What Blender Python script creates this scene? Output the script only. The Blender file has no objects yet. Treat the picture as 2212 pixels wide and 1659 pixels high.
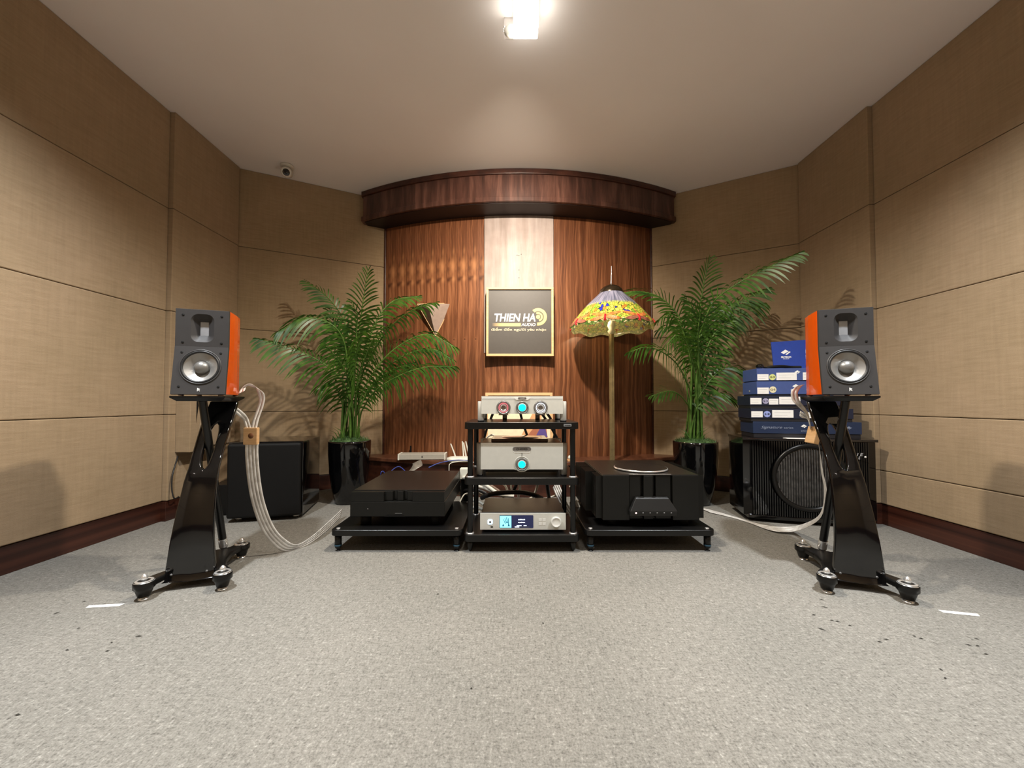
import bpy, math, random
from mathutils import Vector, Matrix
random.seed(7)
PI = math.pi
SC = bpy.context.scene
COL = SC.collection

# ------------------------------------------------------------------ camera, world, lights, exposure
EYE = 0.74
FPX = 850.0
PITCH = math.radians(1.5)
SHIFT = 0.00734
cam_d = bpy.data.cameras.new('camera')
cam_d.sensor_width = 36.0
cam_d.lens = FPX / 2212 * 36.0
cam_d.shift_y = SHIFT
cam_d.clip_start = 0.02
cam = bpy.data.objects.new('camera', cam_d)
cam.location = (0, 0, EYE)
cam.rotation_euler = (PI / 2 + PITCH, 0, 0)
COL.objects.link(cam)
SC.camera = cam

w = bpy.data.worlds.new('world')
SC.world = w
w.use_nodes = True
w.node_tree.nodes['Background'].inputs[0].default_value = (1.0, 0.93, 0.85, 1)
w.node_tree.nodes['Background'].inputs[1].default_value = 0.02

def spot(name, loc, aim, power, angle, blend, color, radius=0.04):
    d = bpy.data.lights.new(name, 'SPOT')
    d.energy = power
    d.spot_size = math.radians(angle)
    d.spot_blend = blend
    d.color = color
    d.shadow_soft_size = radius
    o = bpy.data.objects.new(name, d)
    o.location = loc
    v = Vector(aim) - Vector(loc)
    o.rotation_euler = v.to_track_quat('-Z', 'Y').to_euler()
    COL.objects.link(o)
    return o

WARM = (1.0, 0.87, 0.70)
NEUT = (1.0, 0.93, 0.84)
COOL = (0.93, 0.97, 1.0)
spot('ceiling_lamp_beam', (0.06, 1.78, 2.465), (0.06, 2.02, 0), 155, 156, 0.6, (1.0, 0.90, 0.76), 0.04)
spot('sign_accent_beam', (0.05, 1.70, 2.46), (-0.02, 3.28, 1.72), 150, 84, 1.0, (1.0, 0.86, 0.70), 0.03)
spot('downlight_and_fill_beam', (0.05, 0.80, 2.56), (0.05, 0.82, 0), 26, 140, 0.8, (1.0, 0.91, 0.79), 0.045)
spot('downlight_and_fill_beam', (-1.38, 1.0, 2.56), (-1.42, 1.04, 0), 165, 126, 1.0, COOL, 0.045)
spot('downlight_and_fill_beam', (1.45, 1.0, 2.56), (1.49, 1.04, 0), 165, 126, 1.0, COOL, 0.045)
spot('downlight_core_beam', (-1.38, 1.0, 2.56), (-1.12, 0.96, 0), 95, 50, 1.0, COOL, 0.03)
spot('downlight_core_beam', (1.45, 1.0, 2.56), (1.22, 0.96, 0), 95, 50, 1.0, COOL, 0.03)
for lx, lp in ((-1.40, 125), (0.04, 55), (1.45, 125)):
    spot('downlight_and_fill_beam', (lx, -1.6, 2.56), (lx, -1.6, 0), lp, 122, 0.9, NEUT, 0.045)  # unseen rear spots, added as fill to bounce light up to the ceiling

SC.view_settings.view_transform = 'Standard'
SC.view_settings.look = 'None'
SC.view_settings.gamma = 1.0
SC.view_settings.use_curve_mapping = False
SC.view_settings.exposure = 0.78

# ------------------------------------------------------------------ helpers
def at(px, py, Y):
    """world point at depth Y seen in the photograph at pixel (px, py)"""
    cx = (px - 1106) / FPX
    cy = (829.5 - py) / FPX + SHIFT * 2212 / FPX
    dy = math.cos(PITCH) - cy * math.sin(PITCH)
    dz = math.sin(PITCH) + cy * math.cos(PITCH)
    return Vector((cx * Y / dy, Y, EYE + dz * Y / dy))

def floor_at(px, py, z=0.0):
    a = at(px, py, 1.0)
    t = (z - EYE) / (a.z - EYE)
    return Vector((a.x * t, t, z))

def link(o):
    COL.objects.link(o)
    return o

def tag(o, label=None, cat=None, group=None, kind=None):
    if label: o['label'] = label
    if cat: o['category'] = cat
    if group: o['group'] = group
    if kind: o['kind'] = kind
    return o

def thing(name, label, cat, loc=(0, 0, 0), rotz=0.0, group=None):
    o = link(bpy.data.objects.new(name, None))
    o.empty_display_size = 0.05
    o.location = loc
    o.rotation_euler = (0, 0, rotz)
    return tag(o, label, cat, group)

class MB:
    def __init__(self):
        self.v = []; self.f = []; self.uv = None; self.sm = []
    def add(self, vs, fs, smooth=False):
        n = len(self.v)
        self.v += [tuple(p) for p in vs]
        self.f += [tuple(i + n for i in f) for f in fs]
        self.sm += [smooth] * len(fs)
        return self
    def box(self, x0, x1, y0, y1, z0, z1, M=None):
        vs = [Vector(p) for p in ((x0,y0,z0),(x1,y0,z0),(x1,y1,z0),(x0,y1,z0),(x0,y0,z1),(x1,y0,z1),(x1,y1,z1),(x0,y1,z1))]
        if M: vs = [M @ p for p in vs]
        return self.add(vs, [(0,3,2,1),(4,5,6,7),(0,1,5,4),(1,2,6,5),(2,3,7,6),(3,0,4,7)])
    def tube(self, path, r, n=8, cap=True):
        """round tube along path; r is a number or a list"""
        P = [Vector(p) for p in path]
        R = r if isinstance(r, (list, tuple)) else [r] * len(P)
        vs = []; up = None
        for i, p in enumerate(P):
            t = (P[min(i+1, len(P)-1)] - P[max(i-1, 0)]).normalized()
            if up is None:
                up = Vector((0, 0, 1)) if abs(t.z) < 0.9 else Vector((1, 0, 0))
            s = t.cross(up)
            if s.length < 1e-5: s = t.cross(Vector((1, 0, 0)))
            s.normalize(); u = s.cross(t).normalized(); up = u
            for k in range(n):
                a = 2 * PI * k / n
                vs.append(p + (s * math.cos(a) + u * math.sin(a)) * R[i])
        fs = []
        for i in range(len(P) - 1):
            for k in range(n):
                k2 = (k + 1) % n
                fs.append((i*n+k, i*n+k2, (i+1)*n+k2, (i+1)*n+k))
        self.add(vs, fs, True)
        if cap:
            self.add(vs[:n], [tuple(range(n))[::-1]])
            self.add(vs[-n:], [tuple(range(n))])
        return self
    def lathe(self, prof, n=32, M=None, smooth=True, arc=None):
        """prof: (r, h) pairs round the z axis"""
        vs = []
        for r, h in prof:
            for k in range(n):
                a = 2 * PI * k / n
                p = Vector((r * math.cos(a), r * math.sin(a), h))
                vs.append(M @ p if M else p)
        fs = []
        for i in range(len(prof) - 1):
            for k in range(n):
                k2 = (k + 1) % n
                fs.append((i*n+k, i*n+k2, (i+1)*n+k2, (i+1)*n+k))
        self.add(vs, fs, smooth)
        return self
    def disc(self, r, h, n=24, M=None):
        vs = [Vector((r * math.cos(2*PI*k/n), r * math.sin(2*PI*k/n), h)) for k in range(n)]
        if M: vs = [M @ p for p in vs]
        return self.add(vs, [tuple(range(n))])
    def loft(self, loops, closed=True, smooth=False, cap0=False, cap1=False):
        n = len(loops[0]); vs = [p for l in loops for p in l]; fs = []
        for i in range(len(loops) - 1):
            for k in range(n if closed else n - 1):
                k2 = (k + 1) % n
                fs.append((i*n+k, i*n+k2, (i+1)*n+k2, (i+1)*n+k))
        self.add(vs, fs, smooth)
        if cap0: self.add(loops[0], [tuple(range(n))[::-1]])
        if cap1: self.add(loops[-1], [tuple(range(n))])
        return self
    def prism(self, poly, h0, h1, M=None):
        """poly in xy extruded between z h0 and h1"""
        n = len(poly)
        vs = [Vector((x, y, h0)) for x, y in poly] + [Vector((x, y, h1)) for x, y in poly]
        if M: vs = [M @ p for p in vs]
        fs = [tuple(range(n))[::-1], tuple(range(n, 2*n))]
        fs += [(i, (i+1) % n, n + (i+1) % n, n + i) for i in range(n)]
        return self.add(vs, fs)
    def build(self, name, mat, parent=None, bev=0.0, seg=2, solid=0.0, subd=0):
        me = bpy.data.meshes.new(name)
        me.from_pydata(self.v, [], self.f)
        if self.uv:
            l = me.uv_layers.new(name='UVMap')
            for i, lp in enumerate(me.loops):
                l.data[i].uv = self.uv[lp.vertex_index]
        me.polygons.foreach_set('use_smooth', self.sm)
        me.materials.append(mat)
        me.update()
        o = link(bpy.data.objects.new(name, me))
        if parent: o.parent = parent
        if solid:
            m = o.modifiers.new('thickness', 'SOLIDIFY'); m.thickness = solid; m.offset = 0
        if bev:
            m = o.modifiers.new('edges', 'BEVEL'); m.width = bev; m.segments = seg; m.limit_method = 'ANGLE'
            m.angle_limit = math.radians(40); m.harden_normals = False
        if subd:
            m = o.modifiers.new('smooth', 'SUBSURF'); m.levels = subd; m.render_levels = subd
        return o

def frame(o, x, y, z):
    """matrix with origin o and axes x, y, z (Vectors)"""
    x, y, z = Vector(x).normalized(), Vector(y).normalized(), Vector(z).normalized()
    return Matrix(((x.x, y.x, z.x, o[0]), (x.y, y.y, z.y, o[1]), (x.z, y.z, z.z, o[2]), (0, 0, 0, 1)))

def FR(x, y, z):
    """frame standing on a front face: local x right, y up, z towards the viewer side (-Y)"""
    return frame((x, y, z), (1, 0, 0), (0, 0, 1), (0, -1, 0))

def rrect(w, h, r, n=8, m=4):
    """closed loop of a rounded rectangle; the count of points never depends on r"""
    r = max(r, 1e-5); pts = []
    for cx, cy, a0 in ((w/2-r, -h/2+r, -90), (w/2-r, h/2-r, 0), (-w/2+r, h/2-r, 90), (-w/2+r, -h/2+r, 180)):
        for k in range(n + 1):
            a = math.radians(a0 + 90 * k / n)
            pts.append((cx + r * math.cos(a), cy + r * math.sin(a)))
    out = []
    for i in range(len(pts)):
        p, q = pts[i], pts[(i+1) % len(pts)]
        out.append(p)
        if i % (n + 1) == n:
            for j in range(1, m):
                out.append((p[0] + (q[0]-p[0]) * j/m, p[1] + (q[1]-p[1]) * j/m))
    return out

def smooth_path(pts, n=6):
    P = [Vector(p) for p in pts]
    P = [2*P[0]-P[1]] + P + [2*P[-1]-P[-2]]
    out = []
    for i in range(1, len(P) - 2):
        for k in range(n):
            t = k / n
            a, b, c, d = P[i-1], P[i], P[i+1], P[i+2]
            out.append(0.5 * ((2*b) + (c-a)*t + (2*a-5*b+4*c-d)*t*t + (3*b-a-3*c+d)*t**3))
    out.append(P[-2])
    return out

def text(s, width, height, mat, parent, M, name='lettering', shear=0.0, bold=0.0, depth=0.0008):
    """lettering fitted into width x height, centred on M's origin"""
    cu = bpy.data.curves.new('t', 'FONT')
    cu.body = s; cu.size = 1.0; cu.shear = shear; cu.offset = bold; cu.align_x = 'LEFT'
    cu.resolution_u = 3
    t = bpy.data.objects.new('t', cu); COL.objects.link(t)
    bpy.context.view_layer.update()
    me = bpy.data.meshes.new_from_object(t.evaluated_get(bpy.context.evaluated_depsgraph_get()))
    bpy.data.objects.remove(t); bpy.data.curves.remove(cu)
    xs = [v.co.x for v in me.vertices]; ys = [v.co.y for v in me.vertices]
    cx, cy = (min(xs)+max(xs))/2, (min(ys)+max(ys))/2
    sx, sy = width/(max(xs)-min(xs)), height/(max(ys)-min(ys))
    for v in me.vertices:
        v.co = M @ Vector(((v.co.x-cx)*sx, (v.co.y-cy)*sy, depth))
    me.name = name
    me.polygons.foreach_set('use_smooth', [False] * len(me.polygons))
    me.materials.clear(); me.materials.append(mat)
    o = link(bpy.data.objects.new(name, me))
    if parent: o.parent = parent
    m = o.modifiers.new('thickness', 'SOLIDIFY'); m.thickness = depth; m.offset = 0
    return o

def scribble(wd, ht, mat, parent, Mx, seed=1, name='tiny_print'):
    """a line of print too small to read: a row of uneven strokes"""
    rn = random.Random(seed); mb = MB(); x = -wd/2
    while x < wd/2:
        st = wd * rn.uniform(0.035, 0.075); hh = ht * rn.uniform(0.6, 1.0)
        mb.box(x, min(wd/2, x + st), -ht/2, -ht/2 + hh, 0.0, 0.0004, Mx)
        x += st + wd * rn.uniform(0.012, 0.03)
    return mb.build(name, mat, parent)

# ------------------------------------------------------------------ materials
def srgb(r, g, b):
    f = lambda c: (c/255/12.92) if c/255 <= 0.04045 else ((c/255+0.055)/1.055)**2.4
    return (f(r), f(g), f(b), 1)

class NT:
    def __init__(self, name):
        self.m = bpy.data.materials.new(name); self.m.use_nodes = True
        self.t = self.m.node_tree; self.b = self.t.nodes['Principled BSDF']
        self.out = self.t.nodes['Material Output']
    def n(self, typ, **kw):
        nd = self.t.nodes.new(typ)
        for k, v in kw.items():
            if k in nd.inputs.keys(): nd.inputs[k].default_value = v
            else: setattr(nd, k, v)
        return nd
    def l(self, a, b): self.t.links.new(a, b)
    def coords(self, scale=(1, 1, 1), src='Object', rot=(0, 0, 0)):
        c = self.n('ShaderNodeTexCoord'); mp = self.n('ShaderNodeMapping')
        mp.inputs['Scale'].default_value = scale; mp.inputs['Rotation'].default_value = rot
        self.l(c.outputs[src], mp.inputs[0]); return mp.outputs[0]
    def noise(self, vec, scale, detail=3, rough=0.5, dist=0.0):
        nd = self.n('ShaderNodeTexNoise'); nd.inputs['Scale'].default_value = scale
        nd.inputs['Detail'].default_value = detail; nd.inputs['Roughness'].default_value = rough
        nd.inputs['Distortion'].default_value = dist
        self.l(vec, nd.inputs['Vector']); return nd.outputs['Fac']
    def ramp(self, fac, stops):
        r = self.n('ShaderNodeValToRGB'); e = r.color_ramp.elements
        while len(e) < len(stops): e.new(0.5)
        for el, (p, c) in zip(e, stops): el.position = p; el.color = c
        self.l(fac, r.inputs[0]); return r.outputs[0]
    def mix(self, a, b, fac, mode='MIX'):
        m = self.n('ShaderNodeMix', data_type='RGBA', blend_type=mode)
        for s, v in ((m.inputs[0], fac), (m.inputs[6], a), (m.inputs[7], b)):
            if hasattr(v, 'node'): self.l(v, s)
            else: s.default_value = v
        return m.outputs[2]
    def math(self, op, a, b=0.0):
        m = self.n('ShaderNodeMath', operation=op)
        for s, v in ((m.inputs[0], a), (m.inputs[1], b)):
            if hasattr(v, 'node'): self.l(v, s)
            else: s.default_value = v
        return m.outputs[0]
    def bump(self, h, strength=0.2, dist=0.002):
        b = self.n('ShaderNodeBump'); b.inputs['Strength'].default_value = strength
        b.inputs['Distance'].default_value = dist
        self.l(h, b.inputs['Height']); self.l(b.outputs[0], self.b.inputs['Normal'])
    def col(self, c):
        if hasattr(c, 'node'): self.l(c, self.b.inputs['Base Color'])
        else: self.b.inputs['Base Color'].default_value = c

def simple(name, c, rough=0.5, metal=0.0, coat=0.0, spec=0.5, emit=None, es=1.0, var=0.06, alpha=1.0):
    q = NT(name)
    v = q.coords((1, 1, 1))
    nz = q.noise(v, 35, 3)
    dark = tuple(x * (1 - var) for x in c[:3]) + (1,)
    lite = tuple(min(1, x * (1 + var)) for x in c[:3]) + (1,)
    q.col(q.ramp(nz, [(0.3, dark), (0.7, lite)]))
    q.b.inputs['Roughness'].default_value = rough
    q.b.inputs['Metallic'].default_value = metal
    q.b.inputs['Coat Weight'].default_value = coat
    q.b.inputs['Coat Roughness'].default_value = 0.04
    q.b.inputs['Specular IOR Level'].default_value = spec
    if emit:
        q.b.inputs['Emission Color'].default_value = emit
        q.b.inputs['Emission Strength'].default_value = es
    return q.m

def fabric_mat():
    q = NT('woven_wall_fabric')
    v = q.coords((1, 1, 1))
    streak = q.noise(q.coords((9, 9, 85)), 1.0, 5, 0.65)
    vert = q.noise(q.coords((70, 70, 5)), 1.0, 3, 0.55)
    blot = q.noise(v, 2.2, 3)
    c = q.ramp(streak, [(0.3, (0.335, 0.238, 0.142, 1)), (0.7, (0.400, 0.290, 0.180, 1))])
    c = q.mix(c, q.ramp(vert, [(0.3, (0.80, 0.80, 0.80, 1)), (0.7, (1.0, 1.0, 1.0, 1))]), 0.5, 'MULTIPLY')
    c = q.mix(c, q.ramp(blot, [(0.35, (0.84, 0.85, 0.80, 1)), (0.65, (1, 1, 1, 1))]), 0.7, 'MULTIPLY')
    q.col(c)
    q.b.inputs['Roughness'].default_value = 0.95
    q.b.inputs['Specular IOR Level'].default_value = 0.15
    q.b.inputs['Sheen Weight'].default_value = 0.2
    fine = q.noise(q.coords((1, 1, 2.2)), 240, 2)
    q.bump(q.math('ADD', fine, streak), 0.35, 0.002)
    return q.m

def carpet_mat():
    q = NT('grey_loop_carpet')
    v = q.coords((1, 1, 1))
    a = q.noise(v, 190, 3, 0.7)
    b = q.noise(q.coords((1, 0.35, 1)), 120, 2, 0.6)
    c2 = q.noise(q.coords((0.35, 1, 1)), 120, 2, 0.6)
    big = q.noise(v, 3.0, 4)
    s = q.math('ADD', q.math('MULTIPLY', a, 0.5), q.math('ADD', q.math('MULTIPLY', b, 0.25), q.math('MULTIPLY', c2, 0.25)))
    c = q.ramp(s, [(0.33, (0.080, 0.075, 0.066, 1)), (0.47, (0.190, 0.180, 0.161, 1)), (0.56, (0.240, 0.230, 0.206, 1)), (0.68, (0.41, 0.395, 0.36, 1))])
    c = q.mix(c, q.ramp(big, [(0.35, (0.86, 0.87, 0.87, 1)), (0.65, (1, 1, 1, 1))]), 0.7, 'MULTIPLY')
    sp = q.noise(v, 75, 1)
    c = q.mix(c, (0.10, 0.095, 0.085, 1), q.ramp(sp, [(0.73, (0, 0, 0, 1)), (0.77, (0.7, 0.7, 0.7, 1))]))
    q.col(c)
    q.b.inputs['Roughness'].default_value = 1.0
    q.b.inputs['Specular IOR Level'].default_value = 0.1
    q.bump(s, 0.9, 0.006)
    return q.m

def wood_mat(name, dark, mid, lite, rep=0.0, grain=42.0, rough=0.32, knots=(), zstretch=1.3, flame=None, blobs=(), darks=()):
    """upright veneer; rep > 0 repeats the same leaf of veneer every rep metres"""
    q = NT(name)
    c = q.n('ShaderNodeTexCoord'); sp = q.n('ShaderNodeSeparateXYZ'); q.l(c.outputs['Object'], sp.inputs[0])
    x = sp.outputs['X']; z = sp.outputs['Z']
    if rep:
        x = q.math('MULTIPLY', q.math('FRACT', q.math('DIVIDE', x, rep)), rep)
    wob = q.n('ShaderNodeCombineXYZ')
    q.l(q.math('MULTIPLY', x, 9.0), wob.inputs[0]); q.l(q.math('MULTIPLY', z, 3.2), wob.inputs[2])
    wn = q.noise(wob.outputs[0], 1.0, 2, 0.5)
    xx = q.math('ADD', x, q.math('MULTIPLY', q.math('SUBTRACT', wn, 0.5), 0.05))
    if knots:
        for kz, kx, kr in knots:
            dz = q.math('DIVIDE', q.math('SUBTRACT', z, kz), kr * 1.4)
            dx = q.math('DIVIDE', q.math('SUBTRACT', x, kx), kr)
            rr = q.math('ADD', q.math('MULTIPLY', dz, dz), q.math('MULTIPLY', dx, dx))
            pull = q.math('MULTIPLY', q.math('POWER', 2.718, q.math('MULTIPLY', rr, -1.0)), 0.05)
            xx = q.math('ADD', xx, pull)
    cb = q.n('ShaderNodeCombineXYZ')
    q.l(q.math('MULTIPLY', xx, grain), cb.inputs[0]); q.l(q.math('MULTIPLY', z, zstretch), cb.inputs[2])
    g = q.noise(cb.outputs[0], 1.0, 5, 0.62, 0.3)
    cb2 = q.n('ShaderNodeCombineXYZ')
    q.l(q.math('MULTIPLY', xx, grain * 9), cb2.inputs[0]); q.l(q.math('MULTIPLY', z, 9.0), cb2.inputs[2])
    g2 = q.noise(cb2.outputs[0], 1.0, 2)
    col = q.ramp(g, [(0.28, dark), (0.5, mid), (0.72, lite)])
    col = q.mix(col, q.ramp(g2, [(0.35, (0.72, 0.70, 0.68, 1)), (0.6, (1, 1, 1, 1))]), 0.6, 'MULTIPLY')
    for kz, kx, kr in knots:
        dz = q.math('DIVIDE', q.math('SUBTRACT', z, kz), kr * 0.75)
        dx = q.math('DIVIDE', q.math('SUBTRACT', x, kx), kr * 0.75)
        rr = q.math('ADD', q.math('MULTIPLY', dz, dz), q.math('MULTIPLY', dx, dx))
        col = q.mix(col, tuple(v * 0.35 for v in dark[:3]) + (1,), q.math('MULTIPLY', q.math('POWER', 2.718, q.math('MULTIPLY', rr, -1.2)), 0.75))
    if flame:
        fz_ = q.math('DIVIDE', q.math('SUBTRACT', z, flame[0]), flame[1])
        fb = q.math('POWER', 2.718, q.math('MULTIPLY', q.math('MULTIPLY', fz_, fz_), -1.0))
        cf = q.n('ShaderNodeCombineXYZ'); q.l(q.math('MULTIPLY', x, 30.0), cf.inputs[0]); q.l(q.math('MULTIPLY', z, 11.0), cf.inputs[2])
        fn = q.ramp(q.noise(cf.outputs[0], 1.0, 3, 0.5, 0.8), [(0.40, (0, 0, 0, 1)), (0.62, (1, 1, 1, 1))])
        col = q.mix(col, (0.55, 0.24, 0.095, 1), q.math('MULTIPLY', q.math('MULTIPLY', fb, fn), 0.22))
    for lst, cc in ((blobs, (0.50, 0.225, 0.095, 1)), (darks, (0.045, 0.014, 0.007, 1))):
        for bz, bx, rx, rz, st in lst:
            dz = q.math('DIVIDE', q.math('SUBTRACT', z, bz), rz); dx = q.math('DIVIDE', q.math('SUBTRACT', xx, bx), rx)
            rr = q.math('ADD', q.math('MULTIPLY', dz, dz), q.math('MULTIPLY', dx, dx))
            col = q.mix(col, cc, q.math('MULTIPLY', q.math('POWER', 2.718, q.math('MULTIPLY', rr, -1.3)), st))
    if rep:
        ed = q.ramp(q.math('DIVIDE', x, rep), [(0.0, (0.55, 0.5, 0.5, 1)), (0.09, (1, 1, 1, 1)), (0.55, (0.9, 0.9, 0.9, 1)), (1.0, (0.78, 0.76, 0.75, 1))])
        col = q.mix(col, ed, 0.8, 'MULTIPLY')
    q.col(col)
    q.b.inputs['Roughness'].default_value = rough
    q.bump(g2, 0.08, 0.001)
    return q.m

def frame_wood(name, a, b, rough=0.5, scale=(3, 3, 60)):
    q = NT(name)
    g = q.noise(q.coords(scale), 1.0, 4, 0.6, 0.4)
    q.col(q.ramp(g, [(0.3, a), (0.7, b)]))
    q.b.inputs['Roughness'].default_value = rough
    q.bump(g, 0.1, 0.001)
    return q.m

def leaf_mat(name, a, b):
    q = NT(name)
    g = q.noise(q.coords((1, 1, 1)), 18, 3)
    q.col(q.ramp(g, [(0.35, a), (0.65, b)]))
    q.b.inputs['Roughness'].default_value = 0.38
    q.b.inputs['Specular IOR Level'].default_value = 0.45
    tr = q.n('ShaderNodeBsdfTranslucent'); tr.inputs[0].default_value = (b[0]*1.6, b[1]*1.6, b[2], 1)
    ms = q.n('ShaderNodeMixShader'); ms.inputs[0].default_value = 0.22
    q.l(q.b.outputs[0], ms.inputs[1]); q.l(tr.outputs[0], ms.inputs[2]); q.l(ms.outputs[0], q.out.inputs[0])
    return q.m

M = {}
M['fabric'] = fabric_mat()
M['seam'] = simple('dark_seam_backing', (0.05, 0.032, 0.018, 1), 0.9)
M['carpet'] = carpet_mat()
def ceiling_mat():
    q = NT('painted_ceiling')
    g = q.noise(q.coords((1, 1, 1)), 1.6, 4)
    q.col(q.ramp(g, [(0.3, (0.83, 0.785, 0.76, 1)), (0.7, (0.87, 0.83, 0.81, 1))]))
    q.b.inputs['Roughness'].default_value = 0.9
    q.bump(q.noise(q.coords((1, 1, 1)), 60, 3), 0.05, 0.002)
    return q.m
M['ceiling'] = ceiling_mat()
DK = (0.060, 0.019, 0.008, 1); MD = (0.165, 0.060, 0.025, 1); LT = (0.36, 0.150, 0.068, 1)
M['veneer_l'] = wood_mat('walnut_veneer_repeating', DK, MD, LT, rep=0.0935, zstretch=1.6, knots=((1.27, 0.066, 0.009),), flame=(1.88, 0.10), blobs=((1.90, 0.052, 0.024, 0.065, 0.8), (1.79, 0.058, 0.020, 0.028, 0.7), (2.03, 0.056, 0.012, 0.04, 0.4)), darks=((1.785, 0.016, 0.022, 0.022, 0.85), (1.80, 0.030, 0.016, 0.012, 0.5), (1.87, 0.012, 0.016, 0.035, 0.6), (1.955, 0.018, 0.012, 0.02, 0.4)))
M['veneer_r'] = wood_mat('walnut_veneer_straight', DK, MD, LT, rep=0.31, grain=52, zstretch=1.1)
M['veneer_c'] = wood_mat('walnut_veneer_feathered', DK, MD, LT, rep=0.12, grain=26, zstretch=3.0)
M['canopy'] = wood_mat('walnut_canopy_veneer', (0.026, 0.011, 0.008, 1), (0.075, 0.031, 0.022, 1), (0.18, 0.084, 0.060, 1), rep=0.0, grain=16, zstretch=1.5, rough=0.3)
M['darkwood'] = wood_mat('dark_walnut_trim', (0.020, 0.006, 0.004, 1), (0.055, 0.017, 0.010, 1), (0.095, 0.032, 0.018, 1), grain=6, zstretch=20, rough=0.35)
def pale_mat():
    q = NT('pale_bleached_board')
    g = q.noise(q.coords((16, 16, 1.5)), 1.0, 4, 0.6, 0.5)
    b = q.noise(q.coords((1, 1, 1)), 9, 4)
    c = q.ramp(g, [(0.3, (0.31, 0.24, 0.21, 1)), (0.7, (0.45, 0.375, 0.345, 1))])
    c = q.mix(c, q.ramp(b, [(0.35, (0.78, 0.78, 0.78, 1)), (0.65, (1, 1, 1, 1))]), 0.7, 'MULTIPLY')
    q.col(c); q.b.inputs['Roughness'].default_value = 0.58; q.b.inputs['Metallic'].default_value = 0.05
    q.bump(b, 0.05, 0.002)
    return q.m
M['pale'] = pale_mat()
M['board'] = simple('dark_grey_board', (0.056, 0.049, 0.042, 1), 0.5, var=0.05)
M['oakframe'] = frame_wood('light_wood_frame', (0.55, 0.33, 0.15, 1), (0.70, 0.46, 0.24, 1))
M['white'] = simple('white_print', (0.86, 0.85, 0.82, 1), 0.5, var=0.02)
M['gold'] = simple('pale_gold_print', (0.80, 0.62, 0.20, 1), 0.45, var=0.05)
M['cream'] = simple('cream_print', (0.74, 0.64, 0.45, 1), 0.5, var=0.03)
M['gloss'] = simple('black_piano_lacquer', (0.0022, 0.0022, 0.0025, 1), 0.07, coat=0.5, spec=0.5)
M['satin'] = simple('satin_black_metal', (0.0045, 0.0045, 0.0045, 1), 0.30, metal=0.0, spec=0.38, var=0.1)
M['matte'] = simple('matte_black', (0.004, 0.004, 0.004, 1), 0.65, spec=0.22, var=0.1)
M['baffle'] = simple('charcoal_front_baffle', (0.043, 0.041, 0.041, 1), 0.42, spec=0.4, var=0.04)
M['horn'] = simple('grey_satin_waveguide', (0.036, 0.034, 0.034, 1), 0.55, spec=0.3, var=0.03)
M['orange'] = simple('orange_gloss_lacquer', (0.72, 0.085, 0.004, 1), 0.16, coat=0.35, var=0.03)
M['foil'] = simple('silver_ribbon_foil', (0.42, 0.44, 0.47, 1), 0.4, metal=0.5, var=0.1)
M['cone'] = simple('grey_ceramic_cone', (0.34, 0.33, 0.315, 1), 0.34, metal=0.6, var=0.03)
M['rubber'] = simple('black_rubber', (0.012, 0.012, 0.013, 1), 0.45)
M['chrome'] = simple('polished_chrome', (0.86, 0.86, 0.85, 1), 0.2, metal=0.8, var=0.02)
M['alu'] = simple('silver_brushed_aluminium', (0.72, 0.71, 0.64, 1), 0.45, metal=0.15, var=0.03)
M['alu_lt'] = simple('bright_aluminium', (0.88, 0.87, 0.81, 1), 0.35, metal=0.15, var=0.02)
M['alu_dk'] = simple('dark_knob_metal', (0.28, 0.265, 0.25, 1), 0.35, metal=0.7, var=0.04)  # darker grey metal for knobs, necks, badges and chassis
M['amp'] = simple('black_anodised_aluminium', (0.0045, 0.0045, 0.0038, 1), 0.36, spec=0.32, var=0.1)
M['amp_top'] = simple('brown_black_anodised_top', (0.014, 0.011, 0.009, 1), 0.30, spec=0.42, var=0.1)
M['bowl'] = simple('polished_bowl', (0.80, 0.79, 0.77, 1), 0.22, metal=0.9, var=0.01)
M['cyan'] = simple('lit_cyan_display', (0.0, 0.5, 0.6, 1), 0.4, emit=(0.0, 0.72, 0.95, 1), es=1.0)
M['ringr'] = simple('lit_red_ring', (0.7, 0.1, 0.12, 1), 0.4, emit=(0.9, 0.12, 0.16, 1), es=0.9)
M['ringw'] = simple('lit_white_ring', (0.8, 0.85, 1, 1), 0.4, emit=(0.8, 0.88, 1.0, 1), es=1.1)
M['screen'] = simple('dark_blue_screen', (0.006, 0.007, 0.02, 1), 0.15, emit=(0.01, 0.013, 0.05, 1), es=0.7)
M['screen_blue'] = simple('lit_blue_cover_art', (0.2, 0.7, 0.85, 1), 0.3, emit=(0.22, 0.78, 0.95, 1), es=0.85)
M['screen_txt'] = simple('lit_white_text', (0.8, 0.85, 1, 1), 0.3, emit=(0.75, 0.85, 1.0, 1), es=1.0)
M['screen_dark'] = simple('dark_teal_art', (0.01, 0.07, 0.12, 1), 0.4, emit=(0.0, 0.05, 0.10, 1), es=0.6)
M['blueled'] = simple('lit_blue_button', (0.5, 0.75, 1, 1), 0.3, emit=(0.55, 0.78, 1.0, 1), es=1.0)
M['led'] = simple('lit_pink_led', (1, 0.7, 0.7, 1), 0.3, emit=(1.0, 0.65, 0.6, 1), es=2.0)
M['led_off'] = simple('unlit_led', (0.12, 0.12, 0.12, 1), 0.3)
M['plasticw'] = simple('white_plastic', (0.74, 0.74, 0.66, 1), 0.4, var=0.03)
M['stripgrey'] = simple('grey_white_casing', (0.42, 0.40, 0.35, 1), 0.45, var=0.03)
M['cablew'] = simple('white_cable_jacket', (0.68, 0.66, 0.58, 1), 0.45, var=0.05)
M['cableb'] = simple('blue_cable_jacket', (0.03, 0.06, 0.30, 1), 0.45, var=0.1)
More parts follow.
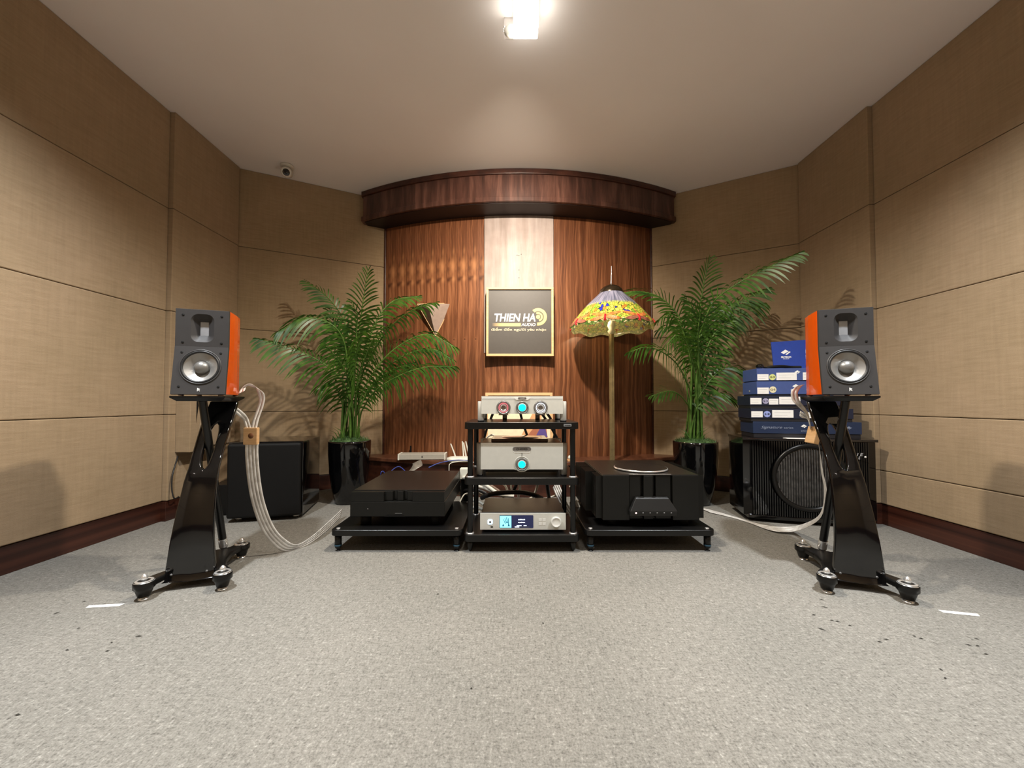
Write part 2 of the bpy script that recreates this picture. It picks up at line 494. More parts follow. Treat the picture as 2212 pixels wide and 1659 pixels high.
M['cablebr'] = simple('brown_cable_braid', (0.22, 0.15, 0.11, 1), 0.6, var=0.3)
M['bluering'] = simple('blue_anodised_ring', (0.06, 0.14, 0.22, 1), 0.3, metal=0.7)
M['tan'] = frame_wood('light_wood_clamp', (0.62, 0.36, 0.16, 1), (0.76, 0.50, 0.27, 1), 0.45, (8, 8, 60))
M['tandk'] = simple('burnt_emblem', (0.16, 0.06, 0.02, 1), 0.6)
M['boxblue'] = simple('blue_cardboard', (0.055, 0.090, 0.26, 1), 0.45, var=0.05)
M['boxnavy'] = simple('navy_cardboard', (0.009, 0.013, 0.034, 1), 0.45, var=0.05)
M['boxbase'] = simple('black_cardboard', (0.010, 0.010, 0.014, 1), 0.5, var=0.05)
M['lidblue'] = simple('royal_blue_satin_lining', (0.014, 0.048, 0.30, 1), 0.32, spec=0.6, var=0.05)
M['paper'] = simple('white_paper', (0.84, 0.82, 0.79, 1), 0.6, var=0.02)
M['greytxt'] = simple('faint_grey_print', (0.50, 0.49, 0.50, 1), 0.6, var=0.05)
M['dimtxt'] = simple('faint_silver_print', (0.22, 0.26, 0.36, 1), 0.5, var=0.05)
M['stk_y'] = simple('yellow_round_sticker', (0.62, 0.66, 0.25, 1), 0.5, var=0.05)
M['stk_v'] = simple('lilac_round_sticker', (0.36, 0.34, 0.50, 1), 0.5, var=0.05)
M['stk_b'] = simple('light_blue_sticker', (0.30, 0.36, 0.72, 1), 0.5, var=0.05)
M['leaf'] = leaf_mat('palm_leaf_green', (0.016, 0.062, 0.009, 1), (0.078, 0.175, 0.024, 1))
M['stem'] = leaf_mat('palm_stem_green', (0.06, 0.14, 0.02, 1), (0.14, 0.25, 0.05, 1))
M['moss'] = leaf_mat('grey_green_moss', (0.03, 0.07, 0.02, 1), (0.12, 0.20, 0.08, 1))
M['pole'] = simple('aged_brass_pole', (0.32, 0.245, 0.12, 1), 0.42, metal=0.65, var=0.15)
M['bronze'] = simple('dark_bronze', (0.05, 0.035, 0.02, 1), 0.22, metal=0.7)
M['wing'] = simple('amber_glass_wing', (0.60, 0.19, 0.05, 1), 0.25, var=0.5)
M['wing2'] = simple('smoky_red_glass_wing', (0.34, 0.12, 0.075, 1), 0.25, var=0.4)
M['redglass'] = simple('red_glass_bead', (0.70, 0.02, 0.035, 1), 0.15, coat=0.5)
M['mesh'] = simple('silvery_driver_mesh', (0.12, 0.11, 0.10, 1), 0.45, metal=0.4, var=0.45)
M['tape'] = simple('white_marking_tape', (0.85, 0.84, 0.80, 1), 0.6, var=0.02)
M['debris'] = simple('dark_leaf_crumbs', (0.03, 0.028, 0.022, 1), 0.8)
M['pyramid'] = simple('taupe_felt', (0.30, 0.225, 0.185, 1), 0.9, var=0.08)
M['lampglass'] = simple('lit_lamp_glass', (1, 1, 1, 1), 0.4, emit=(1.0, 0.95, 0.86, 1), es=5.0)
M['camwhite'] = simple('white_camera_shell', (0.62, 0.60, 0.54, 1), 0.35, var=0.02)
M['artcream'] = simple('cream_art_paper', (0.80, 0.68, 0.48, 1), 0.6)
M['artbrown'] = simple('terracotta_art_ink', (0.36, 0.12, 0.06, 1), 0.6)
M['artorange'] = simple('sand_art_ink', (0.62, 0.34, 0.16, 1), 0.6)
M['artpurple'] = simple('violet_art_ink', (0.08, 0.05, 0.22, 1), 0.6)

def ribbon_mat():
    q = NT('clear_white_flat_conductor')
    nz = q.noise(q.coords((1, 1, 1)), 30, 2)
    q.col(q.ramp(nz, [(0.4, (0.72, 0.70, 0.67, 1)), (0.6, (0.92, 0.91, 0.88, 1))]))
    q.b.inputs['Roughness'].default_value = 0.25
    tr = q.n('ShaderNodeBsdfTransparent')
    ms = q.n('ShaderNodeMixShader'); ms.inputs[0].default_value = 0.08
    q.l(q.b.outputs[0], ms.inputs[1]); q.l(tr.outputs[0], ms.inputs[2]); q.l(ms.outputs[0], q.out.inputs[0])
    return q.m
M['ribbon'] = ribbon_mat()

def clear_mat():
    q = NT('clear_acrylic')
    q.col((0.9, 0.9, 0.88, 1))
    g = q.n('ShaderNodeBsdfGlossy'); g.inputs['Roughness'].default_value = 0.1
    tr = q.n('ShaderNodeBsdfTransparent')
    ms = q.n('ShaderNodeMixShader'); ms.inputs[0].default_value = 0.3
    q.l(tr.outputs[0], ms.inputs[1]); q.l(g.outputs[0], ms.inputs[2]); q.l(ms.outputs[0], q.out.inputs[0])
    return q.m
M['clear'] = clear_mat()

def tiffany_mat():
    q = NT('leaded_stained_glass')
    c = q.n('ShaderNodeTexCoord'); sp = q.n('ShaderNodeSeparateXYZ'); q.l(c.outputs['UV'], sp.inputs[0])
    u, h = sp.outputs['X'], sp.outputs['Y']
    mp = q.n('ShaderNodeMapping'); mp.inputs['Scale'].default_value = (78, 15, 1); q.l(c.outputs['UV'], mp.inputs[0])
    edge = q.n('ShaderNodeTexVoronoi', feature='DISTANCE_TO_EDGE'); edge.inputs['Scale'].default_value = 1.0; q.l(mp.outputs[0], edge.inputs['Vector'])
    cell = q.n('ShaderNodeTexVoronoi'); cell.inputs['Scale'].default_value = 1.0; q.l(mp.outputs[0], cell.inputs['Vector'])
    sc = q.n('ShaderNodeSeparateColor'); q.l(cell.outputs['Color'], sc.inputs[0])
    mid = q.ramp(sc.outputs[0], [(0.0, (0.62, 0.66, 0.08, 1)), (0.30, (0.80, 0.72, 0.12, 1)), (0.55, (0.28, 0.52, 0.05, 1)), (0.74, (0.62, 0.66, 0.10, 1)),
                                 (0.86, (0.75, 0.26, 0.04, 1)), (0.95, (0.03, 0.04, 0.45, 1))])
    mid.node.color_ramp.interpolation = 'CONSTANT'
    low = q.ramp(sc.outputs[1], [(0.0, (0.10, 0.22, 0.04, 1)), (0.25, (0.62, 0.58, 0.26, 1)), (0.5, (0.20, 0.30, 0.09, 1)), (0.75, (0.72, 0.66, 0.38, 1))])
    low.node.color_ramp.interpolation = 'CONSTANT'
    mp2 = q.n('ShaderNodeMapping'); mp2.inputs['Scale'].default_value = (70, 2.5, 1); q.l(c.outputs['UV'], mp2.inputs[0])
    top = q.ramp(q.noise(mp2.outputs[0], 1.0, 2), [(0.35, (0.10, 0.11, 0.17, 1)), (0.65, (0.32, 0.32, 0.44, 1))])
    tfac = q.ramp(h, [(0.60, (0, 0, 0, 1)), (0.66, (1, 1, 1, 1))])
    lfac = q.ramp(h, [(0.13, (1, 1, 1, 1)), (0.16, (0, 0, 0, 1))])
    col = q.mix(mid, low, lfac)
    lead = q.ramp(edge.outputs['Distance'], [(0.03, (1, 1, 1, 1)), (0.07, (0, 0, 0, 1))])
    col = q.mix(col, (0.015, 0.013, 0.010, 1), lead)
    col = q.mix(col, top, tfac)
    geo = q.n('ShaderNodeNewGeometry')
    col = q.mix(col, q.mix(col, (0.50, 0.47, 0.30, 1), 0.5), geo.outputs['Backfacing'])
    q.col(col); q.b.inputs['Roughness'].default_value = 0.15
    tr = q.n('ShaderNodeBsdfTranslucent'); q.l(col, tr.inputs[0])
    ms = q.n('ShaderNodeMixShader'); ms.inputs[0].default_value = 0.28
    q.l(q.b.outputs[0], ms.inputs[1]); q.l(tr.outputs[0], ms.inputs[2]); q.l(ms.outputs[0], q.out.inputs[0])
    return q.m
M['tiffany'] = tiffany_mat()

# ------------------------------------------------------------------ room shell
H = 2.58
XL, XR = -2.165, 2.235
def struct(name, mb, mat, **kw):
    o = mb.build(name, mat, **kw); o['kind'] = 'structure'; return o
struct('floor', MB().box(-2.4, 2.5, -2.7, 3.8, -0.05, 0), M['carpet'])
struct('ceiling', MB().box(-2.4, 2.5, -2.7, 3.8, H, H + 0.05), M['ceiling'])

def fabric_wall(name, segs, seams, mat=None):
    """segs: list of (P0, P1, lift) in plan, room on the left hand side of P0->P1 ; a fabric panel per seam interval"""
    mb = MB()
    for a, b, lift in segs:
        d = (Vector(b) - Vector(a)).normalized(); nn = Vector((-d.y, d.x))
        a2, b2 = Vector(a) - nn * 0.02, Vector(b) - nn * 0.02
        a3, b3 = Vector(a) - nn * 0.08, Vector(b) - nn * 0.08
        mb.prism([tuple(a2), tuple(a3), tuple(b3), tuple(b2)], 0, H)
    root = mb.build(name, M['seam']); root['kind'] = 'structure'
    for a, b, lift in segs:
        d = (Vector(b) - Vector(a)).normalized(); nn = Vector((-d.y, d.x))
        L = (Vector(b) - Vector(a)).length
        for z0, z1 in zip(seams[:-1], seams[1:]):
            F = frame((a[0], a[1], 0), (d.x, d.y, 0), (nn.x, nn.y, 0), (0, 0, 1))
            MB().box(0.0008, L - 0.0008, -0.025, lift, z0 + 0.0016, z1 - 0.0016, F).build('fabric_panel', M['fabric'], root, bev=0.004)
    return root
S_L = [0.125, 0.66, 1.31, 1.96, H]
S_R = [0.125, 0.325, 0.66, 1.31, 1.96, H]
YL, YR = 2.45, 2.40
CL = (XL, 3.04); CR = (XR, 2.99)
WL = (-1.150, 3.545); WR = (1.265, 3.53)
# walls run so that the room lies on their left hand
fabric_wall('wall_left', [((XL, YL), (XL, -2.5), 0.0), (CL, (XL, YL), 0.03)], S_L)
fabric_wall('wall_right', [((XR, -2.5), (XR, YR), 0.0), ((XR, YR), CR, 0.03)], S_R)
fabric_wall('wall_back_left', [(WL, CL, 0.0)], S_L)
fabric_wall('wall_back_right', [(CR, WR, 0.0)], S_L)
fabric_wall('wall_rear', [((XL, -2.5), (XR, -2.5), 0.0)], S_L)
def baseboard(name, a, b, lift=0.0):
    d = (Vector(b) - Vector(a)).normalized(); nn = Vector((-d.y, d.x))
    F = frame((a[0], a[1], 0), (d.x, d.y, 0), (nn.x, nn.y, 0), (0, 0, 1))
    L = (Vector(b) - Vector(a)).length
    struct(name, MB().box(0, L, -0.02, lift - 0.006, 0, 0.122, F), M['darkwood'], bev=0.002)
baseboard('baseboard_left', (XL, YL), (XL, -2.5))
baseboard('baseboard_left_corner', CL, (XL, YL), 0.03)
baseboard('baseboard_right', (XR, -2.5), (XR, YR))
baseboard('baseboard_right_corner', (XR, YR), CR, 0.03)
baseboard('baseboard_back_left', WL, CL)
baseboard('baseboard_back_right', CR, WR)
baseboard('baseboard_rear', (XL, -2.5), (XR, -2.5))

# bowed walnut wall, canopy and ledge
XC = 0.058
def wallY(x): return 3.285 + 0.255 * ((x - XC) / 1.205) ** 2
def canY(x, off=0.0): return 3.06 - off + 0.34 * ((x - XC) / 1.36) ** 2
def bowed(x0, x1, fy, th, z0, z1, n=16):
    """sheet following y = fy(x), thickness th backwards"""
    lo = []
    for i in range(n + 1):
        x = x0 + (x1 - x0) * i / n; y = fy(x)
        lo.append([Vector((x, y, z0)), Vector((x, y, z1)), Vector((x, y + th, z1)), Vector((x, y + th, z0))])
    return MB().loft(lo, closed=True, cap0=True, cap1=True)
ZL, ZC0 = 0.275, 2.322
back = struct('wall_back', bowed(-1.16, 1.275, lambda x: wallY(x) + 0.012, 0.1, 0, H), M['matte'])
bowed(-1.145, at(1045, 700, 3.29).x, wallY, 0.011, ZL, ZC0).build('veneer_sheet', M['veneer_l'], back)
bowed(at(1197, 700, 3.29).x, 1.262, wallY, 0.011, ZL, ZC0).build('veneer_sheet', M['veneer_r'], back)
bowed(at(1045.5, 700, 3.29).x, at(1196.5, 700, 3.29).x, wallY, 0.011, ZL, 1.15).build('veneer_sheet', M['veneer_c'], back)
tag(bowed(at(1046, 700, 3.29).x, at(1196, 700, 3.29).x, lambda x: wallY(x) - 0.006, 0.017, 1.15, ZC0).build('pale_board', M['pale'], back, bev=0.001), 'pale bleached board')
for x in (-1.150, 1.262):
    MB().box(x - 0.008, x + 0.008, wallY(x) - 0.014, wallY(x) + 0.03, ZL, ZC0).build('edge_bead', M['darkwood'], back, bev=0.004)
for px, py in ((1117, 551), (1121, 552), (1126, 549), (1121, 583), (1121, 600)):
    p = at(px, py, 3.275)
    MB().lathe([(0.0, 0.002), (0.003, 0.002), (0.003, 0)], 8, FR(p.x, wallY(p.x) - 0.0065, p.z)).build('screw_hole', M['matte'], back)

def half_round(off0, z0, z1, th=0.5):
    """solid between the bowed front and the wall behind"""
    n = 24; lo = []
    hw = 1.36 + off0
    for i in range(n + 1):
        x = XC - hw + 2 * hw * i / n
        yf = canY(x, off0); yb = max(wallY(x) + 0.02, yf + 0.06)
        lo.append([Vector((x, yf, z0)), Vector((x, yf, z1)), Vector((x, yb, z1)), Vector((x, yb, z0))])
    return MB().loft(lo, closed=True, cap0=True, cap1=True)
can = struct('trim_1', half_round(0.0, ZC0, H - 0.001), M['canopy'])
half_round(0.014, H - 0.045, H - 0.0015).build('top_moulding', M['darkwood'], can, bev=0.006)
half_round(0.014, ZC0 - 0.006, ZC0 + 0.034).build('bottom_moulding', M['canopy'], can, bev=0.004)
half_round(-0.012, ZC0 - 0.010, ZC0 - 0.0062).build('soffit_shade', simple('soffit_shade_colour', (0.012, 0.005, 0.004, 1), 0.5), can)  # added sheet; shade under the canopy is put into its dark colour
led = struct('trim_2', half_round(0.0, 0.0, ZL - 0.03), M['darkwood'])
half_round(0.02, ZL - 0.032, ZL).build('ledge_top', wood_mat('walnut_ledge_top', (0.05, 0.018, 0.010, 1), (0.12, 0.045, 0.024, 1), (0.19, 0.08, 0.045, 1), grain=5, zstretch=8, rough=0.3), led, bev=0.006)

# ------------------------------------------------------------------ ceiling lamp and security camera
t = thing('ceiling_lamp', 'lit square glass ceiling lamp with a small clear side plate', 'ceiling lamp', (0.06, 1.78, H))
MB().box(-0.05, 0.06, -0.06, 0.06, -0.028, -0.0005).build('mounting_plate', M['camwhite'], t, bev=0.002)
MB().box(-0.054, 0.062, -0.057, 0.06, -0.105, -0.029).build('glass_body', M['lampglass'], t, bev=0.004)
MB().box(-0.098, -0.055, 0.054, 0.060, -0.108, -0.0005).build('side_plate', M['clear'], t)
MB().lathe([(0, 0.004), (0.028, 0.004), (0.031, 0.0), (0.031, -0.01)], 24, FR(-0.066, 0.050, -0.070)).build('reflector_disc', M['camwhite'], t)
mb = MB()
for dx, dz in ((-0.098, -0.052), (-0.101, -0.064), (-0.101, -0.076)):
    mb.lathe([(0, 0.004), (0.003, 0.003), (0.004, 0)], 8, FR(dx, 0.05, dz))
mb.build('bead', M['chrome'], t)

p = at(620, 372, 3.02)
t = thing('security_camera', 'white round security camera under the ceiling of the left angled wall', 'camera', (p.x, p.y, H))
MB().lathe([(0.0, 0), (0.048, 0), (0.048, -0.012), (0.04, -0.02), (0, -0.02)], 24, Matrix.Translation((0.0, 0.0, -0.0005))).build('mount', M['camwhite'], t)
ax = Vector((0.35, -0.85, -0.42)).normalized(); sx = ax.cross(Vector((0, 0, 1))).normalized()
F = frame((0, 0, -0.055), sx, sx.cross(ax) * -1, ax)
MB().lathe([(0.0, -0.055), (0.030, -0.05), (0.039, -0.03), (0.041, 0.03), (0.036, 0.052), (0.026, 0.056), (0.025, 0.045)], 24, F).build('housing', M['camwhite'], t)
MB().lathe([(0.0255, 0.045), (0.012, 0.044), (0.009, 0.048), (0.0, 0.049)], 24, F).build('lens', M['gloss'], t)

# ------------------------------------------------------------------ sign
sy = 3.215
def S(px, py): return at(px, py, sy)
a, b = S(1050.5, 621), S(1196, 769.5)
cx, cz, sw, sh = (a.x + b.x) / 2, (a.z + b.z) / 2, b.x - a.x, a.z - b.z
t = thing('shop_sign', 'framed dark grey sign with white and gold lettering on the wood wall', 'sign', (cx, sy, cz))
fw = 0.019
mb = MB()
mb.box(-sw/2, sw/2, -0.012, 0.062, sh/2 - fw, sh/2); mb.box(-sw/2, sw/2, -0.012, 0.062, -sh/2, -sh/2 + fw)
mb.box(-sw/2, -sw/2 + fw, -0.012, 0.062, -sh/2 + fw, sh/2 - fw); mb.box(sw/2 - fw, sw/2, -0.012, 0.062, -sh/2 + fw, sh/2 - fw)
mb.build('frame', M['oakframe'], t, bev=0.002)
bd = MB().box(-sw/2 + fw, sw/2 - fw, 0.0, 0.058, -sh/2 + fw, sh/2 - fw).build('board', M['board'], t)
def SF(px, py):
    q = S(px, py); return FR(q.x - cx, -0.0004, q.z - cz)
K = sy / FPX
text('THIEN HA', 89*K, 17.5*K, M['white'], t, SF(1112.5, 686), shear=0.18, bold=0.024)
text('AUDIO', 31*K, 6.5*K, M['white'], t, SF(1141.5, 701.3), shear=0.15, bold=0.01)
text('điểm đến người yêu nhạc', 119*K, 8.6*K, M['cream'], t, SF(1120.5, 712), bold=0.006)
def arc_band(c, r0, r1, a0, a1, n=28):
    mb = MB(); q = S(*c); Fm = FR(q.x - cx, -0.0004, q.z - cz); vs = []
    for i in range(n + 1):
        a = math.radians(a0 + (a1 - a0) * i / n)
        vs.append([Fm @ Vector((r0*K*math.cos(a), r0*K*math.sin(a), 0)), Fm @ Vector((r1*K*math.cos(a), r1*K*math.sin(a), 0)),
                   Fm @ Vector((r1*K*math.cos(a), r1*K*math.sin(a), 0.001)), Fm @ Vector((r0*K*math.cos(a), r0*K*math.sin(a), 0.001))])
    return mb.loft(vs, True, cap0=True, cap1=True)
lg = arc_band((1162.5, 684.5), 12.4, 19.0, 130, -98).build('emblem', M['gold'], t)
arc_band((1162.5, 684.5), 6.2, 10.2, 118, -78).build('emblem_ring', M['gold'], lg)
arc_band((1162.5, 684.5), 0.01, 4.6, 0, 360).build('emblem_dot', M['gold'], lg)
q = S(1063, 698); q2 = S(1125, 704.8)
def bar_mat():
    n = NT('gold_fading_bar'); c = n.n('ShaderNodeTexCoord'); s = n.n('ShaderNodeSeparateXYZ'); n.l(c.outputs['Generated'], s.inputs[0])
    n.col(n.ramp(s.outputs['X'], [(0.0, (0.075, 0.064, 0.053, 1)), (0.35, (0.62, 0.44, 0.18, 1)), (1.0, (0.80, 0.62, 0.20, 1))])); return n.m
MB().box(q.x - cx, q2.x - cx, -0.0012, -0.0002, q2.z - cz, q.z - cz).build('gold_bar', bar_mat(), t)

# inverted triangular felt pyramid
yb = 3.36
A_, B_, C_ = at(902, 657, yb), at(978, 655, yb), at(941, 726, yb)
cen = (A_ + B_ + C_) / 3
t = thing('wall_diffuser', 'taupe felt triangular pyramid pointing down on the wood wall', 'wall decoration', tuple(cen))
ap = Vector((-0.03, -0.10, 0.02))
P3 = [v - cen for v in (A_, B_, C_)]
mb = MB(); mb.add(P3 + [ap], [(0, 1, 3), (1, 2, 3), (2, 0, 3)]); mb.build('felt_faces', M['pyramid'], t)
mb = MB()
bk = [Vector((v.x, v.y + 0.035, v.z)) for v in P3]
mb.add(P3 + bk, [(0, 1, 4, 3), (1, 2, 5, 4), (2, 0, 3, 5), (3, 4, 5)])
for i in range(3): mb.tube([P3[i], P3[(i+1) % 3]], 0.004, 6)
mb.build('wooden_edge', M['oakframe'], t)

# ------------------------------------------------------------------ stand-mount speakers
def speaker(loc, rotz, mir, side, blabel):
    t = thing('bookshelf_speaker', blabel, 'speaker', loc, rotz)
    s = -1 if mir else 1
    W, HH, ZB, BK = 0.188, 0.355, 0.200, 0.030
    def yf(z): return BK * min(1.0, z / ZB)
    # cabinet, boat shaped in plan, following the broken front
    prof = [(W/2 - 0.0005, 0.013), (W/2, 0.05), (W/2 - 0.001, 0.10), (W/2 - 0.004, 0.15), (W/2 - 0.011, 0.20), (W/2 - 0.020, 0.232), (W/2 - 0.034, 0.25)]
    loops = []
    for z in (0.0, ZB, HH):
        pts = [(-x, (y if i else y + yf(z))) for i, (x, y) in enumerate(prof)]
        pr = [(x, (yf(z) + 0.013) if i == 0 else max(y, yf(z) + 0.016 + 0.002*i)) for i, (x, y) in enumerate(prof)]
        loop = [Vector((x, y, z)) for x, y in pr] + [Vector((-x, y, z)) for x, y in reversed(pr)]
        loops.append(loop)
    MB().loft(loops, False, cap0=True, cap1=True).build('cabinet', M['orange'], t, bev=0.0025)
    # lower baffle
    v = Vector((0, BK, ZB)).normalized(); n = Vector((1, 0, 0)).cross(v)
    Ln = math.hypot(BK, ZB)
    ctr = Vector((0, BK/2, ZB/2))
    F = frame(ctr, (1, 0, 0), v, n)
    def lp(F, w, h, r, dz, ox=0, oy=0): return [F @ Vector((x + ox, y + oy, dz)) for x, y in rrect(w, h, r)]
    wy = 0.014; R = 0.074
    mb = MB(); mb.loft([lp(F, W, Ln, 0, -0.013), lp(F, W, Ln, 0, 0), lp(F, 2*R, 2*R, R, 0, 0, wy), lp(F, 2*R, 2*R, R, -0.011, 0, wy)], True)
    mb.build('lower_baffle', M['baffle'], t, bev=0.0008)
    FW = frame(F @ Vector((0, wy, 0)), (1, 0, 0), v, n)
    wf = MB().lathe([(0.0745, -0.010), (0.0745, 0.0012), (0.073, 0.003), (0.070, 0.0028), (0.069, 0.001)], 48, FW).build('woofer_frame', M['baffle'], t)
    MB().lathe([(0.0690, 0.001), (0.0680, 0.0035), (0.0645, 0.0045), (0.0605, 0.002), (0.059, -0.002)], 48, FW).build('surround', M['rubber'], wf)
    MB().lathe([(0.0595, -0.001), (0.050, -0.006), (0.040, -0.0115), (0.028, -0.0185)], 48, FW).build('cone', M['cone'], wf)
    MB().lathe([(0.0280, -0.019), (0.0275, -0.014), (0.0255, -0.006), (0.0205, 0.001), (0.0135, 0.006), (0.007, 0.008), (0.0, 0.0085)], 40, FW).build('dust_cap', simple('dark_silver_dust_cap', (0.26, 0.255, 0.245, 1), 0.34, metal=0.6, var=0.02), wf)
    # upper baffle with waveguide and ribbon
    hu = HH - ZB
    F2 = frame((0, BK, ZB + hu/2), (1, 0, 0), (0, 0, 1), (0, -1, 0))
    mb = MB(); ww, wh = 0.082, 0.118
    mb.loft([lp(F2, W, hu, 0, -0.013), lp(F2, W, hu, 0, 0), lp(F2, ww, wh, 0.028, 0)], True)
    mb.build('upper_baffle', M['baffle'], t, bev=0.0008)
    hn = MB(); hn.loft([lp(F2, ww, wh, 0.028, 0), lp(F2, ww*0.92, wh*0.93, 0.026, -0.003), lp(F2, ww*0.70, wh*0.78, 0.018, -0.011), lp(F2, 0.033, 0.062, 0.003, -0.018), lp(F2, 0.030, 0.058, 0.001, -0.0215)], True, smooth=True)
    hn = hn.build('tweeter_waveguide', M['horn'], t)
    mb = MB()
    mb.box(-0.018, 0.018, -0.030, 0.030, -0.0245, -0.0215, F2)
    mb.build('ribbon_foil', M['foil'], hn)
    def screw(Mx): MB().lathe([(0.0, 0.0010), (0.0020, 0.0010), (0.0024, -0.001), (0.0046, 0.0012), (0.0052, 0.0)], 12, Mx).build('screw', M['matte'], t)
    for X in (-0.068, 0.068):
        for Z in (-0.062, 0.052):
            screw(F2 @ Matrix.Translation((X, Z, 0)))
        for Z in (-0.070, 0.074):
            screw(F @ Matrix.Translation((X, Z, 0)))
    # maker's rune
    mb = MB(); fm = F @ Matrix.Translation((0.001, -0.082, 0))
    def stroke(x0, y0, x1, y1, wd=0.0022):
        d = Vector((x1-x0, y1-y0, 0)).normalized(); m = Vector((-d.y, d.x, 0)) * wd/2
        q = [Vector((x0, y0, 0)) + m, Vector((x0, y0, 0)) - m, Vector((x1, y1, 0)) - m, Vector((x1, y1, 0)) + m]
        mb.add([fm @ (p + Vector((0, 0, 0.0003))) for p in q] + [fm @ (p + Vector((0, 0, 0.001))) for p in q], [(0,1,2,3)[::-1], (4,5,6,7), (0,1,5,4), (1,2,6,5), (2,3,7,6), (3,0,4,7)])
    stroke(-0.004, -0.007, -0.004, 0.007); stroke(-0.004, 0.0065, 0.0045, 0.0015); stroke(0.0045, 0.0015, -0.002, 0.0); stroke(-0.0025, 0.0005, 0.0045, -0.0065)
    mb.build('rune_logo', M['white'], t)
    MB().box(-0.04, 0.04, 0.246, 0.254, 0.03, 0.15).build('terminal_plate', M['satin'], t, bev=0.002)
    return t

def stand(loc, rotz, mir, label):
    """loc: floor point below the front middle of the speaker"""
    t = thing('speaker_stand', label, 'speaker stand', loc, rotz)
    s = -1.0 if mir else 1.0
    # top plate with bevelled underside
    W = 0.19
    MB().loft([[Vector((x*W/2*k, 0.118 + y*k2, z)) for x, y in ((-1, -0.122), (1, -0.122), (1, 0.125), (-1, 0.125))] for z, k, k2 in ((0.743, 0.82, 0.86), (0.757, 1.0, 1.0), (0.764, 1.0, 1.0))], True, cap0=True, cap1=True).build('top_plate', M['satin'], t, bev=0.001)
    for x in (-0.07, 0.07):
        for y in (0.03, 0.20): MB().lathe([(0.010, 0.7642), (0.010, 0.7705), (0.0, 0.7705)], 12, Matrix.Translation((x, y, 0))).build('isolation_pad', M['chrome'], t)
    # base: H-shaped casting with three visible arms
    def arm(pts, rs):
        return [Vector(p) for p in pts], rs
    zb0, zb1 = 0.042, 0.066
    outline = [(-0.148, -0.082), (-0.142, -0.100), (-0.125, -0.108), (-0.106, -0.098), (-0.095, -0.070), (-0.082, -0.030), (-0.060, -0.007), (0.060, -0.007), (0.082, -0.030), (0.095, -0.070), (0.106, -0.098), (0.125, -0.108), (0.142, -0.100), (0.148, -0.082), (0.138, -0.035), (0.105, 0.012),
               (0.086, 0.08), (0.082, 0.16), (0.098, 0.235), (0.110, 0.262), (0.095, 0.285), (0.068, 0.280), (0.045, 0.235), (0.0, 0.215), (-0.045, 0.235), (-0.068, 0.280), (-0.095, 0.285),
               (-0.110, 0.262), (-0.098, 0.235), (-0.082, 0.16), (-0.086, 0.08), (-0.105, 0.012), (-0.138, -0.035)]
    hole = [(-0.045, 0.06), (0.045, 0.06), (0.04, 0.16), (-0.04, 0.16)]
    MB().prism(outline, zb0, zb1).build('base', M['satin'], t, bev=0.007, seg=3)
    for fx, fy in ((-0.125, -0.082), (0.125, -0.082), (0.088, 0.262), (-0.088, 0.262)):
        Fm = Matrix.Translation((fx, fy, 0))
        ft = MB().lathe([(0.0, 0.070), (0.029, 0.070), (0.033, 0.064), (0.033, 0.044), (0.027, 0.038), (0.019, 0.012), (0.0, 0.012)], 24, Fm).build('foot', M['satin'], t)
        MB().lathe([(0.019, 0.0702), (0.020, 0.0722), (0.027, 0.0715), (0.031, 0.0675)], 24, Fm).build('trim_ring', M['chrome'], ft)
        MB().lathe([(0.009, 0.070), (0.010, 0.073), (0.0115, 0.080), (0.0105, 0.085), (0.007, 0.090), (0.003, 0.094), (0.0, 0.095)], 16, Fm).build('spike_cap', M['chrome'], ft)
        MB().lathe([(0.013, 0.0122), (0.013, 0.006), (0.017, 0.005), (0.018, 0.0005), (0.0, 0.0005)], 16, Fm).build('floor_disc', M['chrome'], ft)
    # front panel, splits into two strands round an eye and joins again
    rows = [  # z, y, halfwidth, x centre, hole halfwidth
        (0.034, -0.034, 0.086, -0.001, 0), (0.075, -0.034, 0.083, -0.001, 0), (0.18, -0.026, 0.073, -0.002, 0), (0.25, -0.019, 0.068, 0.001, 0), (0.306, -0.012, 0.064, 0.004, 0), (0.36, -0.002, 0.060, 0.007, 0),
        (0.413, 0.010, 0.0572, 0.0095, 0), (0.445, 0.022, 0.055, 0.011, 0), (0.457, 0.027, 0.054, 0.0115, 0.0001), (0.463, 0.030, 0.0535, 0.0118, 0.0065), (0.478, 0.038, 0.0535, 0.0125, 0.0125), (0.503, 0.050, 0.054, 0.0133, 0.0165), (0.535, 0.069, 0.054, 0.0140, 0.019),
        (0.563, 0.085, 0.0545, 0.0150, 0.0195), (0.590, 0.101, 0.0555, 0.0165, 0.0185), (0.615, 0.115, 0.0562, 0.0182, 0.0155), (0.636, 0.128, 0.057, 0.0195, 0.0095), (0.646, 0.135, 0.0572, 0.0205, 0.0001), (0.675, 0.150, 0.057, 0.023, 0), (0.705, 0.165, 0.056, 0.027, 0), (0.7425, 0.187, 0.0535, 0.030, 0)]
    th = 0.024
    def strand(side):
        lo = []
        for z, y, hw, xc, hh in rows:
            xo, xi = s*xc*1.0 + side*hw, s*xc + side*hh
            lo.append([Vector((xo, y, z)), Vector((xi, y, z)), Vector((xi, y + th, z)), Vector((xo, y + th, z))])
        return lo
    mb = MB()
    for sd in (-1, 1):
        lo = strand(sd)
        vs = [p for l in lo for p in l]; fs = []
        for i in range(len(lo) - 1):
            for k in range(4):
                if k == 1 and rows[i][4] == 0 and rows[i+1][4] == 0: continue
                k2 = (k + 1) % 4
                fs.append((i*4+k, i*4+k2, (i+1)*4+k2, (i+1)*4+k))
        fs += [(0, 1, 2, 3), tuple(len(lo)*4 - 4 + k for k in range(4))]
        if sd == 1: fs = [f[::-1] for f in fs]
        mb.add(vs, fs)
    pn = mb.build('front_panel', M['gloss'], t)
